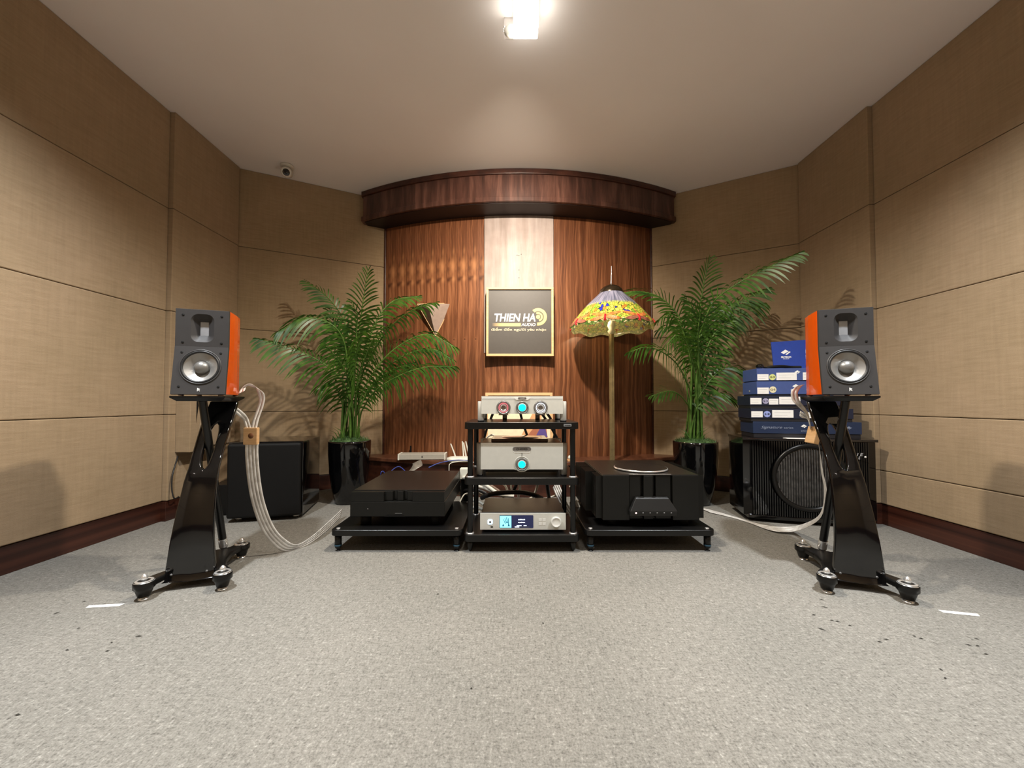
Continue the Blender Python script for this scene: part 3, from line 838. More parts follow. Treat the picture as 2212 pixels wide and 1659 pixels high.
    wld = pn.modifiers.new('weld', 'WELD'); wld.merge_threshold = 0.0008
    bv = pn.modifiers.new('edges', 'BEVEL'); bv.width = 0.005; bv.segments = 3; bv.limit_method = 'ANGLE'; bv.angle_limit = math.radians(50)
    for f in pn.data.polygons: f.use_smooth = True
    for x in (-0.062, 0.055): MB().lathe([(0, 0.002), (0.004, 0.002), (0.0045, 0)], 10, frame((x, -0.0345, 0.062), (1, 0, 0), (0, 0, 1), (0, -1, 0))).build('panel_bolt', M['led_off'], t)
    # slanting tube
    p0, p1 = Vector((0.0, 0.045, 0.745)), Vector((s*0.012, 0.262, 0.062))
    p1 = Vector((s*0.024, 0.235, 0.067))
    tb = MB().tube([p0, p0.lerp(p1, 0.5), p1], 0.0155, 16).build('brace_tube', M['satin'], t)
    d = (p1 - p0).normalized()
    MB().tube([p1 - d*0.045, p1 - d*0.005], 0.018, 16).build('tube_collar', M['chrome'], tb)
    MB().lathe([(0.0, 0.072), (0.014, 0.072), (0.018, 0.066), (0.018, 0.060)], 16, Matrix.Translation((-s*0.045, 0.21, 0))).build('levelling_disc', M['chrome'], t)
    return t

GL, GR = (-1.287, 1.612), (1.370, 1.590)
TH = math.radians(18)
speaker((GL[0], GL[1], 0.771), TH, False, 1, 'orange sided bookshelf speaker on the black stand beside the left fabric wall')
speaker((GR[0], GR[1], 0.771), -TH, True, -1, 'orange sided bookshelf speaker in front of the stack of blue boxes')
stand((GL[0], GL[1], 0), TH, False, 'glossy black X-shaped speaker stand beside the left fabric wall')
stand((GR[0], GR[1], 0), -TH, True, 'glossy black X-shaped speaker stand in front of the ribbed subwoofer')

# ------------------------------------------------------------------ audio rack in the middle
RX0, RX1 = -0.236, 0.331
RF, RB = 1.945, 2.33
rc = (RX0 + RX1) / 2
t = thing('audio_rack', 'black three-shelf audio rack standing in the middle', 'rack', (rc, RF, 0))
def shelf_poly(w, d, tab=0.026, ins=0.010):
    # plan outline: straight sides with rounded corner tabs
    h = w / 2; pts = []
    for (sx, sy_, a0) in ((1, -1, -90), (1, 1, 0), (-1, 1, 90), (-1, -1, 180)):
        cx_, cy_ = sx * (h - tab), (d/2 + sy_ * (d/2 - tab))
        arcp = [(cx_ + tab*math.cos(math.radians(a0 + 15*k)), cy_ + tab*math.sin(math.radians(a0 + 15*k))) for k in range(7)]
        inner = {(-90): ((sx*(h - 2.4*tab), ins*0.4), (sx*(h - ins), 2.6*tab))}
        pts += arcp
    return pts
def shelf(z0, z1, parent, w=RX1-RX0, d=RB-RF, name='shelf'):
    return MB().prism(shelf_poly(w, d), z0, z1).build(name, M['satin'], parent, bev=0.0025, seg=3)
for z0, z1 in ((0.053, 0.0885), (0.331, 0.366), (0.605, 0.6385)): shelf(z0, z1, t)
hx = (RX1 - RX0)/2 - 0.028
for x in (-hx, hx):
    for y in (0.028, RB - RF - 0.028):
        lg = MB().tube([(x, y, 0.0895), (x, y, 0.3305)], 0.0135, 16); lg.tube([(x, y, 0.367), (x, y, 0.6045)], 0.0135, 16)
        lg = lg.build('post', M['satin'], t)
        for z in (0.0888, 0.3665): MB().lathe([(0.020, z), (0.020, z + 0.003), (0.0137, z + 0.0045)], 20, Matrix.Translation((x, y, 0))).build('collar', M['chrome'], lg)
        MB().lathe([(0.0, 0.0525), (0.0165, 0.0525), (0.0155, 0.035), (0.011, 0.012), (0.004, 0.0015), (0.0, 0.0015)], 16, Matrix.Translation((x, y, 0))).build('foot', M['satin'], t)
q = at(1226, 918.5, RF)
pl = MB().box(-0.0185, 0.0185, -0.002, 0.0, -0.006, 0.006, Matrix.Translation((q.x - rc, -0.0003, q.z))).build('name_plate', M['foil'], t)
scribble(0.030, 0.005, M['matte'], t, FR(q.x - rc, -0.0024, q.z), 2)

def XZ(px, py, Y): 
    q = at(px, py, Y); return q.x, q.z

def knob(parent, x, y, z, r, ring=None, core=None, marks=True, dark='alu_dk'):
    F = FR(x, y, z)
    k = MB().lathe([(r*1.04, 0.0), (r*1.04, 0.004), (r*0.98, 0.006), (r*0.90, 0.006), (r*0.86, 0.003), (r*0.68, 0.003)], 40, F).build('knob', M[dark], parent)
    if ring: MB().lathe([(r*0.72, 0.0028), (r*0.72, 0.0045), (r*0.64, 0.0045), (r*0.64, 0.0028)], 36, F).build('lit_ring', M[ring], k)
    if core:
        MB().lathe([(r*0.70, 0.003), (r*0.66, 0.006), (r*0.58, 0.006), (r*0.56, 0.004)], 36, F).build('knob_collar', M['alu'], k)
        MB().lathe([(r*0.58, 0.003), (r*0.58, 0.0065), (r*0.50, 0.0075), (0.0, 0.0075)], 36, F).build('lit_centre', M[core], k)
    else: MB().lathe([(r*0.64, 0.003)] + [(r*0.62*math.cos(a_), -r*0.40*math.sin(a_)) for a_ in [PI/2*q_/8 for q_ in range(9)]], 36, F).build('bright_bowl', M['bowl'], k)
    if marks:
        for a in (60, 120, 180, 240, 300, 0): MB().lathe([(0, 0.0008), (r*0.05, 0.0008), (r*0.05, 0)], 8, F @ Matrix.Translation((0.78*r*math.cos(math.radians(a)), 0.78*r*math.sin(math.radians(a)), 0.0032))).build('dot_mark', M['matte'], k)
    return k

# preamplifier on top: face plate between round pillars, cut-outs for three knobs
Yp = 1.985
x0, z0 = XZ(1040, 894, Yp); x1, z1 = XZ(1216, 855.5, Yp)
pcx = (x0 + x1) / 2
t = thing('preamplifier', 'silver preamplifier with three round knobs on the top shelf', 'amplifier', (pcx, Yp, 0.6385))
zb, zt = z0 - 0.6385, z1 - 0.6385
hw = (x1 - x0) / 2
def face_with_holes(w0, w1, zb, zt, holes, th):
    """front plate outline with open round notches at the bottom (x, z, r) as one prism"""
    pts = [(w0, zb)]
    for hx_, hz, r in holes:
        dz = min(r*0.999, hz - zb); a = math.asin(min(1.0, dz / r))
        nk = r * 0.68
        pts.append((hx_ - nk*1.12, zb))
        aa = math.pi + math.asin(min(1, math.sqrt(max(0, 1 - 0.68**2))))
        for k in range(25):
            ang = aa - (aa - (math.pi*2 - aa + math.pi)) * 0
            a0 = math.radians(228); a1 = math.radians(-48)
            ang = a0 + (a1 - a0) * k / 24
            pts.append((hx_ + r*math.cos(ang), hz + r*math.sin(ang)))
        pts.append((hx_ + nk*1.12, zb))
    pts += [(w1, zb), (w1, zt), (w0, zt)]
    return pts
xk = [XZ(px, 880, Yp)[0] - pcx for px in (1087.5, 1128, 1168)]
zk = XZ(1128, 880.5, Yp)[1] - 0.6385
rk = 15.2 * Yp / FPX
Fp = frame((0, 0, 0), (1, 0, 0), (0, 0, 1), (0, -1, 0))
import bmesh
def front_plate(name, pts, y0, th, mat, parent, bev=0.001):
    bm = bmesh.new()
    vs = [bm.verts.new((x, y0, z)) for x, z in pts]
    f = bm.faces.new(vs)
    r = bmesh.ops.extrude_face_region(bm, geom=[f])
    for v in r['geom']:
        if isinstance(v, bmesh.types.BMVert): v.co.y += th
    bmesh.ops.triangulate(bm, faces=[f for f in bm.faces if len(f.verts) > 4])
    bmesh.ops.recalc_face_normals(bm, faces=bm.faces)
    me = bpy.data.meshes.new(name); bm.to_mesh(me); bm.free(); me.materials.append(mat)
    o = link(bpy.data.objects.new(name, me)); o.parent = parent
    return o
front_plate('face_plate', face_with_holes(-hw, hw, zb, zt - 0.011, [(xk[0], zk, rk), (xk[2], zk, rk)], 0), 0.0, 0.012, M['alu'], t)
MB().loft([[Vector((x, y, z)) for x, z in ((-hw, zt - 0.0108), (hw, zt - 0.0108), (hw, zt), (-hw, zt))] for y in (0.0, 0.30)], True, cap0=True, cap1=True).build('top_cover', M['alu'], t, bev=0.001)
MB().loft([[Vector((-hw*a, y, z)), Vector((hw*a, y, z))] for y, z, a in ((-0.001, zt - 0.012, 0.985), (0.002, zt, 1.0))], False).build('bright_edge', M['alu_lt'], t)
front_plate('badge_shield', [(-0.040, zt - 0.010), (-0.034, zt - 0.016), (-0.028, zt - 0.0205), (0.028, zt - 0.0205), (0.034, zt - 0.016), (0.040, zt - 0.010)], -0.003, 0.003, M['alu_lt'], t)
bg = MB().loft([[FR(0.0, -0.0032 - dz, zt - 0.0115) @ Vector((x, y, 0)) for x, y in rrect(0.042*k, 0.010*k, 0.0049*k)] for k, dz in ((1, 0), (1, 0.001), (0.8, 0.0012))], True, cap1=True).build('badge', M['alu_dk'], t)
text('CHORD', 0.024, 0.0048, M['white'], bg, FR(0.0, -0.0046, zt - 0.0115), depth=0.0003)
for kx_ in (xk[0], xk[2]):
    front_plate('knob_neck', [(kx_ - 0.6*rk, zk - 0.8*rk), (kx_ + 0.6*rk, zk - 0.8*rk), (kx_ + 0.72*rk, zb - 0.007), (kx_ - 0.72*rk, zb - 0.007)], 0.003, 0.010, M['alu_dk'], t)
knob(t, xk[0], 0.001, zk, rk*0.93, ring='ringr', marks=False)
knob(t, xk[2], 0.001, zk, rk*0.93, ring='ringw', marks=False)
knob(t, xk[1], -0.001, zk, rk*0.88, core='cyan')
MB().box(-0.0012, 0.0012, -0.002, 0.0, zk + rk*0.95, zt - 0.021).build('pointer_line', M['matte'], t)
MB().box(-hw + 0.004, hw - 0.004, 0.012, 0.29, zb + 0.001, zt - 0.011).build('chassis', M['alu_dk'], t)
for sx_ in (-1, 1):
    for yy, rr in ((0.024, 0.0165), (0.262, 0.0165)):
        xx = sx_ * (hw + 0.004)
        pz = 0.104
        pp = MB().lathe([(0.0, 0.007), (0.015, 0.007), (rr, 0.009), (rr, pz - 0.003), (0.015, pz), (0, pz)], 28, Matrix.Translation((xx, yy, 0))).build('corner_pillar', M['alu'], t)
        MB().lathe([(0.0, 0.0005), (0.016, 0.0005), (0.017, 0.0068), (0.0, 0.0068)], 20, Matrix.Translation((xx, yy, 0))).build('rubber_foot', M['rubber'], pp)
for x in (-0.02, 0.155):
    MB().lathe([(0, 0.001), (0.012, 0.001), (0.012, zb), (0, zb)], 16, Matrix.Translation((x - 0.07, 0.12, 0))).build('support_foot', M['alu_dk'], t)

# CD transport / power supply on the middle shelf
Yq = 1.99
x0, z0 = XZ(1038.5, 1014, Yq); x1, z1 = XZ(1216, 957, Yq)
qcx = (x0 + x1) / 2; hw = (x1 - x0) / 2
t = thing('disc_transport', 'taller silver disc transport with one round knob on the middle shelf', 'disc player', (qcx, Yq, 0.366))
zb, zt = z0 - 0.366, z1 - 0.366
fz = lambda py: XZ(1128, py, Yq)[1] - 0.366
ov = 1.0
bm_pts = [(-hw, zb), (-0.04, zb), (-0.030, zb - 0.003), (0.030, zb - 0.003), (0.04, zb), (hw, zb), (hw, zt), (-hw, zt)]
front_plate('face_plate', bm_pts, 0.0, 0.012, M['alu'], t)
MB().box(-hw + 0.002, hw - 0.002, 0.012, 0.30, zb + 0.002, zt - 0.003).build('chassis', M['alu_dk'], t)
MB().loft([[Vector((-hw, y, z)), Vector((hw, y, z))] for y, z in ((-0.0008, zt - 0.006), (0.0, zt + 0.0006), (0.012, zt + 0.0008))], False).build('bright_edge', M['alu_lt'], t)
MB().box(-hw + 0.05, hw - 0.07, 0.05, 0.27, zt - 0.0028, zt + 0.016).build('top_lid', simple('brown_smoked_lid', (0.10, 0.06, 0.045, 1), 0.15, var=0.1), t, bev=0.004)
MB().lathe([(0.0, 0.021), (0.09, 0.020), (0.105, 0.0165)], 40, Matrix.Translation((0.0, 0.15, zt))).build('lid_disc', M['gloss'], t)
bg = MB().loft([[FR(0.0, -0.0002 - dz, fz(970)) @ Vector((x, y, 0)) for x, y in rrect(0.083*k, 0.021*k, 0.010*k)] for k, dz in ((1.12, 0), (1.08, 0.002), (1.0, 0.003), (0.96, 0.001))], True, cap1=True).build('badge', M['alu_dk'], t)
text('CHORD', 0.056, 0.011, M['matte'], bg, FR(0.0, -0.0016, fz(970)), bold=0.01, depth=0.0006)
MB().loft([[FR(0.0, -0.0005 - dz, fz(976)) @ Vector((x, y, 0)) for x, y in rrect(0.086*k, 0.010*k, 0.0049*k)] for k, dz in ((1, 0), (0.96, 0.0012))], True, cap1=True).build('badge_lip', M['alu_lt'], bg)
MB().box(-0.001, 0.001, -0.0015, 0.0, fz(986), fz(978)).build('pointer_line', M['matte'], t)
zk = fz(1003)
knob(t, 0.0, -0.001, zk, 0.0305, core='cyan')
MB().lathe([(0.040, 0.0), (0.039, 0.002), (0.036, 0.002), (0.034, 0.0)], 40, FR(0, 0, zk + 0.001)).build('knob_bezel', M['alu'], t)
scribble(0.066, 0.0035, M['alu_lt'], t, FR(XZ(1058, 962, Yq)[0] - qcx, -0.0002, fz(962.5)), 5)
for sx_ in (-1, 1):
    for yy in (0.024, 0.27):
        xx = sx_ * (hw + 0.006)
        pz = zt - 0.001
        pp = MB().lathe([(0.0, 0.007), (0.015, 0.007), (0.0175, 0.009), (0.0175, pz - 0.003), (0.016, pz), (0, pz)], 28, Matrix.Translation((xx, yy, 0))).build('corner_pillar', simple('grey_aluminium_pillar', (0.42, 0.41, 0.37, 1), 0.4, metal=0.4), t)
        MB().lathe([(0.0, 0.0005), (0.016, 0.0005), (0.017, 0.0068), (0.0, 0.0068)], 20, Matrix.Translation((xx, yy, 0))).build('rubber_foot', M['rubber'], pp)
MB().box(-hw + 0.02, hw - 0.02, 0.05, 0.28, 0.012, zb + 0.003).build('under_tray', M['amp'], t)

# network streamer on the bottom shelf
Ys = 1.985
x0, z0 = XZ(1037, 1144.5, Ys); x1, z1 = XZ(1222.5, 1109, Ys)
scx = (x0 + x1) / 2; hw = (x1 - x0) / 2
t = thing('network_streamer', 'low silver network streamer with a lit screen on the bottom shelf', 'music streamer', (scx, Ys, 0.0885))
zb, zt = z0 - 0.0885, z1 - 0.0885
def SX(px): return XZ(px, 1126, Ys)[0] - scx
def SZ(py): return XZ(1128, py, Ys)[1] - 0.0885
MB().box(-hw, hw, 0.0, 0.012, zb, zt).build('face_plate', M['alu'], t, bev=0.0012)
MB().box(-hw + 0.006, hw - 0.006, 0.012, 0.30, zb + 0.002, zt + 0.004).build('casing', simple('dark_brown_casing', (0.022, 0.017, 0.013, 1), 0.42, spec=0.4), t, bev=0.002)
for x in (-0.17, 0.17):
    for y in (0.04, 0.26): MB().lathe([(0, 0.0005), (0.016, 0.0005), (0.018, zb), (0, zb)], 16, Matrix.Translation((x, y, 0))).build('rubber_foot', M['rubber'], t)
sxa, sxb, sza, szb = SX(1079), SX(1152), SZ(1140.5), SZ(1113)
scr = MB().loft([[FR((sxa+sxb)/2, -0.0004 - dz, (sza+szb)/2) @ Vector((x, y, 0)) for x, y in rrect(sxb - sxa, szb - sza, 0.004)] for dz in (0, 0.0008)], True, cap1=True).build('screen', M['screen'], t)
MB().box(SX(1079.8), SX(1104.5), -0.0018, -0.0012, SZ(1139.6), SZ(1114.2)).build('cover_art', M['screen_blue'], scr)
mb = MB()
for xa, za, xb, zb_, wd in ((1087, 1121, 1092, 1131, 1.7), (1090.5, 1119, 1094.5, 1130, 1.7), (1094.2, 1117, 1096.5, 1130, 2.0), (1098.5, 1119, 1098.5, 1136, 1.8)):
    P0 = Vector((SX(xa), -0.0019, SZ(za))); P1 = Vector((SX(xb), -0.0019, SZ(zb_))); wv = Vector((wd*0.5*Ys/FPX, 0, 0))
    mb.add([P0 - wv*0.6, P0 + wv*0.6, P1 + wv, P1 - wv], [(0, 1, 2, 3)[::-1]])
for xa, za, hh in ((1087, 1136.5, 4), (1099, 1136.5, 4)):
    P0 = Vector((SX(xa), -0.0019, SZ(za))); u = Ys/FPX
    mb.add([P0 + Vector((-2.4*u, 0, 0)), P0 + Vector((2.4*u, 0, 0)), P0 + Vector((0.8*u, 0, hh*u)), P0 + Vector((-0.8*u, 0, hh*u))], [(0, 1, 2, 3)])
mb.build('cover_drawing', M['screen_dark'], scr)
scribble(14.5*Ys/FPX, 2.6*Ys/FPX, M['screen_txt'], scr, FR(SX(1126.7), -0.0013, SZ(1122)), 7)
scribble(14.5*Ys/FPX, 2.6*Ys/FPX, M['screen_txt'], scr, FR(SX(1126.7), -0.0013, SZ(1128.2)), 9)
mb = MB()
for xa, xb, ya, yb_ in ((1116, 1126.5, 1134.5, 1136), (1131, 1137.5, 1134.5, 1136), (1112, 1121.5, 1137.2, 1139)):
    mb.box(SX(xa), SX(xb), -0.0017, -0.0013, SZ(yb_), SZ(ya))
mb.build('progress_text', M['screen_txt'], scr)
MB().box(SX(1121.6), SX(1143), -0.0016, -0.0013, SZ(1138.7), SZ(1137.7)).build('progress_bar', M['led_off'], scr)
pw = MB().loft([[FR(SX(1058.8), -0.0003 - dz, SZ(1127.5)) @ Vector((x, y, 0)) for x, y in rrect(0.0245*k, 0.0245*k, 0.006*k)] for k, dz in ((1, 0), (1, 0.002), (0.86, 0.0026))], True, cap1=True).build('power_button', M['blueled'], t, bev=0)
MB().box(SX(1056.6), SX(1061.0), -0.0036, -0.0027, SZ(1130), SZ(1125.2)).build('button_centre', M['alu_dk'], pw)
MB().loft([[FR(SX(1062.5), -0.0002 - dz, SZ(1138.2)) @ Vector((x, y, 0)) for x, y in rrect(0.013, 0.0055, 0.0025)] for dz in (0, 0.0006)], True, cap1=True).build('usb_socket', M['matte'], t)
mb = MB()
for px in (1167, 1175.3):
    for py in (1123, 1131.5):
        mb.loft([[FR(SX(px), -0.0001 - dz, SZ(py)) @ Vector((x, y, 0)) for x, y in rrect(0.0155*k, 0.0155*k, 0.002)] for k, dz in ((1, 0), (1, 0.0008), (0.85, 0.0010))], True, cap1=True)
mb.build('menu_button', M['alu_lt'], t)
kb = MB().lathe([(0.0260, 0.0), (0.0260, 0.010), (0.0240, 0.0135), (0.0205, 0.0135), (0.0190, 0.011), (0.010, 0.0095), (0.0, 0.0092)], 48, FR(SX(1201), 0, SZ(1127))).build('volume_knob', M['alu_lt'], t)

# ------------------------------------------------------------------ low amplifier stands
def amp_stand(x0, x1, label, Y0=1.95, Y1=2.52):
    t = thing('amplifier_stand', label, 'amplifier stand', ((x0+x1)/2, Y0, 0))
    w = x1 - x0; d = Y1 - Y0
    MB().prism(shelf_poly(w, d, 0.030), 0.080, 0.109).build('platform', M['satin'], t, bev=0.003, seg=3)
    for x in (-w/2 + 0.030, w/2 - 0.030):
        for y in (0.030, d - 0.030):
            T = Matrix.Translation((x, y, 0))
            lg = MB().lathe([(0.0, 0.0795), (0.0165, 0.0795), (0.0165, 0.026), (0.0, 0.026)], 20, T).build('leg', M['satin'], t)
            MB().lathe([(0.0172, 0.032), (0.0178, 0.028), (0.0172, 0.024), (0.0, 0.024)], 20, T).build('blue_ring', M['bluering'], lg)
            MB().lathe([(0.016, 0.0238), (0.015, 0.016), (0.006, 0.008), (0.006, 0.003), (0.013, 0.002), (0.013, 0.0005), (0, 0.0005)], 20, T).build('spike', M['satin'], lg)
            MB().lathe([(0.010, 0.1092), (0.010, 0.1115), (0.006, 0.112), (0.004, 0.1105), (0.0, 0.1105)], 16, T).build('screw_cap', M['chrome'], t)
    return t
xa = at(712, 1140, 1.95).x; xb = at(998, 1140, 1.95).x
amp_stand(xa, xb, 'low black amplifier stand under the plain black power amplifier, left of the rack')
xa2 = at(1265, 1140, 1.95).x; xb2 = at(1547, 1140, 1.95).x
amp_stand(xa2, xb2, 'low black amplifier stand under the finned power amplifier, right of the rack')

# left power amplifier: two stacked slabs with a notched front
Ya = 2.0
ax0, ax1 = at(756, 1090, Ya).x, at(961, 1090, Ya).x
w = ax1 - ax0
t = thing('power_amplifier', 'long flat black power amplifier with a plain two-step front', 'amplifier', ((ax0+ax1)/2, Ya, 0.109))
Z = lambda py: at(860, py, Ya).z - 0.109
MB().box(-w/2, w/2, 0.0, 0.60, Z(1116), Z(1084)).build('lower_body', M['amp'], t, bev=0.003)
g0, g1 = at(829, 1070, Ya).x - (ax0+ax1)/2, at(891, 1070, Ya).x - (ax0+ax1)/2
ztp = Z(1063)
pts = [(-w/2 + 0.004, 0.001), (g0, 0.001), (g0, 0.018), (g0 + 0.040, 0.018), (g0 + 0.046, 0.034), (g0 + 0.060, 0.034), (g0 + 0.064, 0.018), (g1 - 0.052, 0.018), (g1 - 0.046, 0.034), (g1 - 0.034, 0.034), (g1 - 0.030, 0.018), (g1, 0.018), (g1, 0.001), (w/2 - 0.004, 0.001), (w/2 - 0.004, 0.60), (-w/2 + 0.004, 0.60)]
MB().prism(pts, Z(1084) + 0.0005, ztp).build('upper_body', M['amp'], t, bev=0.0012)
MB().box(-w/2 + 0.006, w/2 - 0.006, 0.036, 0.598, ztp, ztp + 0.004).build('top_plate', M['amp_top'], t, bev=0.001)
for x in (-w/2 + 0.06, w/2 - 0.06):
    for y in (0.06, 0.50): MB().lathe([(0, 0.001), (0.026, 0.001), (0.028, Z(1116)), (0, Z(1116))], 20, Matrix.Translation((x, y, 0))).build('foot', M['matte'], t)
MB().box(-0.012, 0.024, -0.0006, 0.0, Z(1109.5), Z(1108.5)).build('status_mark', M['led_off'], t)
MB().lathe([(0, 0.001), (0.003, 0.001), (0.003, 0)], 10, FR(-w/2 + 0.09, 0, Z(1099.5))).build('power_led', M['led_off'], t)
front_plate('front_recess', [(g0 + 0.005, Z(1116) + 0.0), (g0 + 0.02, Z(1111)), (g1 - 0.05, Z(1111)), (g1 - 0.03, Z(1116))], -0.0005, 0.0004, M['matte'], t)

# right power amplifier
ax0, ax1 = at(1302, 1090, Ya).x, at(1511, 1090, Ya).x
w = ax1 - ax0; acx = (ax0 + ax1) / 2
t = thing('power_amplifier', 'tall black power amplifier with side cooling fins and round top plate', 'amplifier', (acx, Ya, 0.109))
AX = lambda px: at(px, 1070, Ya).x - acx
zt = Z(1027); zb = Z(1124)
MB().box(-w/2, w/2, 0.03, 0.50, zb, zt - 0.002).build('body', M['amp'], t, bev=0.002)
for xa_, xb_ in ((-w/2, AX(1360)), (AX(1453), w/2)):
    MB().box(xa_, xb_, 0.0, 0.031, zb, zt).build('front_cheek', M['amp'], t, bev=0.003)
c0, c1 = AX(1361), AX(1452)
ctr = MB()
for xx0, xx1, yy in ((c0, AX(1386), 0.012), (AX(1391), AX(1412), 0.004), (AX(1418), c1, 0.012)):
    ctr.box(xx0, xx1, yy, 0.0305, zb + 0.004, zt - 0.001)
ctr.build('centre_column', M['amp'], t, bev=0.004)
MB().box(c0, c1, 0.010, 0.014, zt + 0.0031, zt + 0.0045).build('polished_edge', M['chrome'], t)
# trapezoid control lip
zl0, zl1 = Z(1112), Z(1074)
lo = []
for z, hw0, hw1, yo in ((zl0, 0.118, 0.118, -0.022), (zl0 + 0.024, 0.118, 0.118, -0.030), (zl1 - 0.004, 0.084, 0.084, -0.006), (zl1, 0.082, 0.082, 0.003)):
    c = (AX(1358) + AX(1458))/2
    lo.append([Vector((c - hw0, yo, z)), Vector((c + hw0, yo, z)), Vector((c + hw0*0.98, 0.03, z)), Vector((c - hw0*0.98, 0.03, z))])
cp = MB().loft(lo, True, cap0=True, cap1=True).build('control_lip', simple('dark_grey_metal', (0.022, 0.022, 0.022, 1), 0.3, metal=0.4), t, bev=0.003)
for i in range(6):
    x = AX(1370 + 15.0*i)
    MB().lathe([(0, 0.003), (0.0032, 0.002), (0.0042, 0)], 12, FR(x, -0.0278, zl0 + 0.0165)).build('indicator', M['led' if i == 0 else 'led_off'], cp)
# heat-sink fins both sides
for sx_ in (-1, 1):
    for (ya, yb_, dp) in ((0.02, 0.15, 0.030), (0.16, 0.32, 0.058), (0.33, 0.49, 0.058)):
        n = int((yb_ - ya) / 0.0145)
        for k in range(n):
            y = ya + k * 0.0145
            xi = sx_ * (w/2 - 0.0005); xo = sx_ * (w/2 + dp)
            MB().box(min(xi, xo), max(xi, xo), y, y + 0.0045, zb + 0.006, zt - 0.006).build('cooling_fin', M['amp'], t)
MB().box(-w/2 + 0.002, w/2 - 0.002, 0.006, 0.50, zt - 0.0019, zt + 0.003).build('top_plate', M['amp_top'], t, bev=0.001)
T = Matrix.Translation((0.005, 0.178, zt + 0.003)) @ Matrix.Scale(1.06, 4, (1, 0, 0)) @ Matrix.Scale(1.06, 4, (0, 1, 0))
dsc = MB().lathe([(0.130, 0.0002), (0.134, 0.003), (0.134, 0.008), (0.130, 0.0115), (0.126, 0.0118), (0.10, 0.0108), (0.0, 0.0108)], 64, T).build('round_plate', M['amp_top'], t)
MB().lathe([(0.1345, 0.004), (0.1352, 0.007), (0.1325, 0.0112), (0.1305, 0.0118)], 64, T).build('polished_rim', M['chrome'], dsc)
for x in (-w/2 + 0.06, w/2 - 0.06):
    for y in (0.06, 0.42): MB().lathe([(0, 0.001), (0.026, 0.001), (0.028, zb), (0, zb)], 20, Matrix.Translation((x, y, 0))).build('foot', M['matte'], t)

# ------------------------------------------------------------------ left subwoofer
th = math.radians(12.5)
fl_ = Vector((-1.742, 2.40, 0))
t = thing('subwoofer', 'black lacquered subwoofer cube with plain grille by the left angled wall', 'subwoofer', tuple(fl_), th)
W = 0.425
MB().box(0, W, 0.035, 0.44, 0.020, 0.490).build('cabinet', M['gloss'], t, bev=0.004)
MB().box(0.006, W - 0.006, 0.0, 0.034, 0.026, 0.482).build('grille', M['matte'], t, bev=0.016, seg=4)
for x in (0.05, W - 0.05):
    for y in (0.08, 0.39): MB().lathe([(0, 0.0005), (0.02, 0.0005), (0.022, 0.0198), (0, 0.0198)], 16, Matrix.Translation((x, y, 0))).build('foot', M['chrome'], t)
q = at(472, 1045, 2.62)
t = thing('crossover_box', 'low black box on the floor between left stand and subwoofer', 'box', (-1.945, 2.56, 0), th)
MB().box(0, 0.14, 0, 0.22, 0.006, 0.20).build('casing', M['satin'], t, bev=0.003)
MB().box(0.01, 0.13, 0.01, 0.21, 0.0005, 0.0058).build('base', M['rubber'], t)

# ------------------------------------------------------------------ right subwoofer, ribbed and bowed
th = math.radians(-12)
t = thing('subwoofer', 'wide glossy black subwoofer with vertical ribs and one round driver', 'subwoofer', (1.455, 2.49, 0), th)
W = 0.715; D = 0.26; z0, z1 = 0.035, 0.512
def bow(x): return -0.035 * (1 - (2*x/W - 1)**2)
lo = []
for i in range(21):
    x = W * i / 20
    lo.append([Vector((x, bow(x), z0)), Vector((x, bow(x), z1)), Vector((x, D, z1)), Vector((x, D, z0))])
MB().loft(lo, True, cap0=True, cap1=True).build('cabinet', M['gloss'], t, bev=0.006)
lo = []
for i in range(21):
    x = -0.006 + (W + 0.012) * i / 20
    lo.append([Vector((x, bow(x) - 0.018, z1 - 0.012)), Vector((x, bow(x) - 0.018, z1 + 0.004)), Vector((x, D, z1 + 0.004)), Vector((x, D, z1 - 0.012))])
MB().loft(lo, True, cap0=True, cap1=True).build('top_cap', simple('glossy_black_cap', (0.012, 0.010, 0.009, 1), 0.10, coat=0.5), t, bev=0.005)
lo = []
for i in range(21):
    x = 0.02 + (W - 0.04) * i / 20
    lo.append([Vector((x, bow(x) - 0.018, 0.020)), Vector((x, bow(x) - 0.018, 0.044)), Vector((x, D, 0.044)), Vector((x, D, 0.020))])
MB().loft(lo, True, cap0=True, cap1=True).build('bottom_cap', M['gloss'], t, bev=0.005)
dcx, dcz = 0.345, 0.285
nr = 50
for i in range(nr):
    x = 0.05 + (W - 0.10) * i / (nr - 1)
    y = bow(x)
    MB().box(x - 0.0032, x + 0.0032, y - 0.016, y - 0.0003, 0.045, z1 - 0.013).build('grille_rib', M['gloss'], t)
y = bow(dcx)
F = frame((dcx, y - 0.0165, dcz), (1, 0, 0), (0, 0, 1), (0, -1, 0))
drv = MB().lathe([(0.202, -0.004), (0.205, 0.004), (0.198, 0.011), (0.186, 0.011), (0.178, 0.004), (0.176, 0.0)], 64, F).build('driver_ring', M['satin'], t)
MB().lathe([(0.176, -0.001), (0.150, 0.0008), (0.0, 0.0015)], 64, F).build('driver_mesh', M['mesh'], drv)
mb = MB()
for i in range(26):
    x = -0.17 + 0.34*i/25
    hh = math.sqrt(max(0.0, 0.174**2 - x*x))
    if hh > 0.02: mb.box(x - 0.0018, x + 0.0018, -hh, hh, 0.0017, 0.0075, F)
mb.build('driver_slats', M['gloss'], drv)
text('I I E', 0.047, 0.016, M['greytxt'], t, frame((W - 0.108, bow(W - 0.13) - 0.0170, 0.430), (1, 0.0, 0), (0, 0, 1), (0, -1, 0)), shear=0.2, depth=0.001)
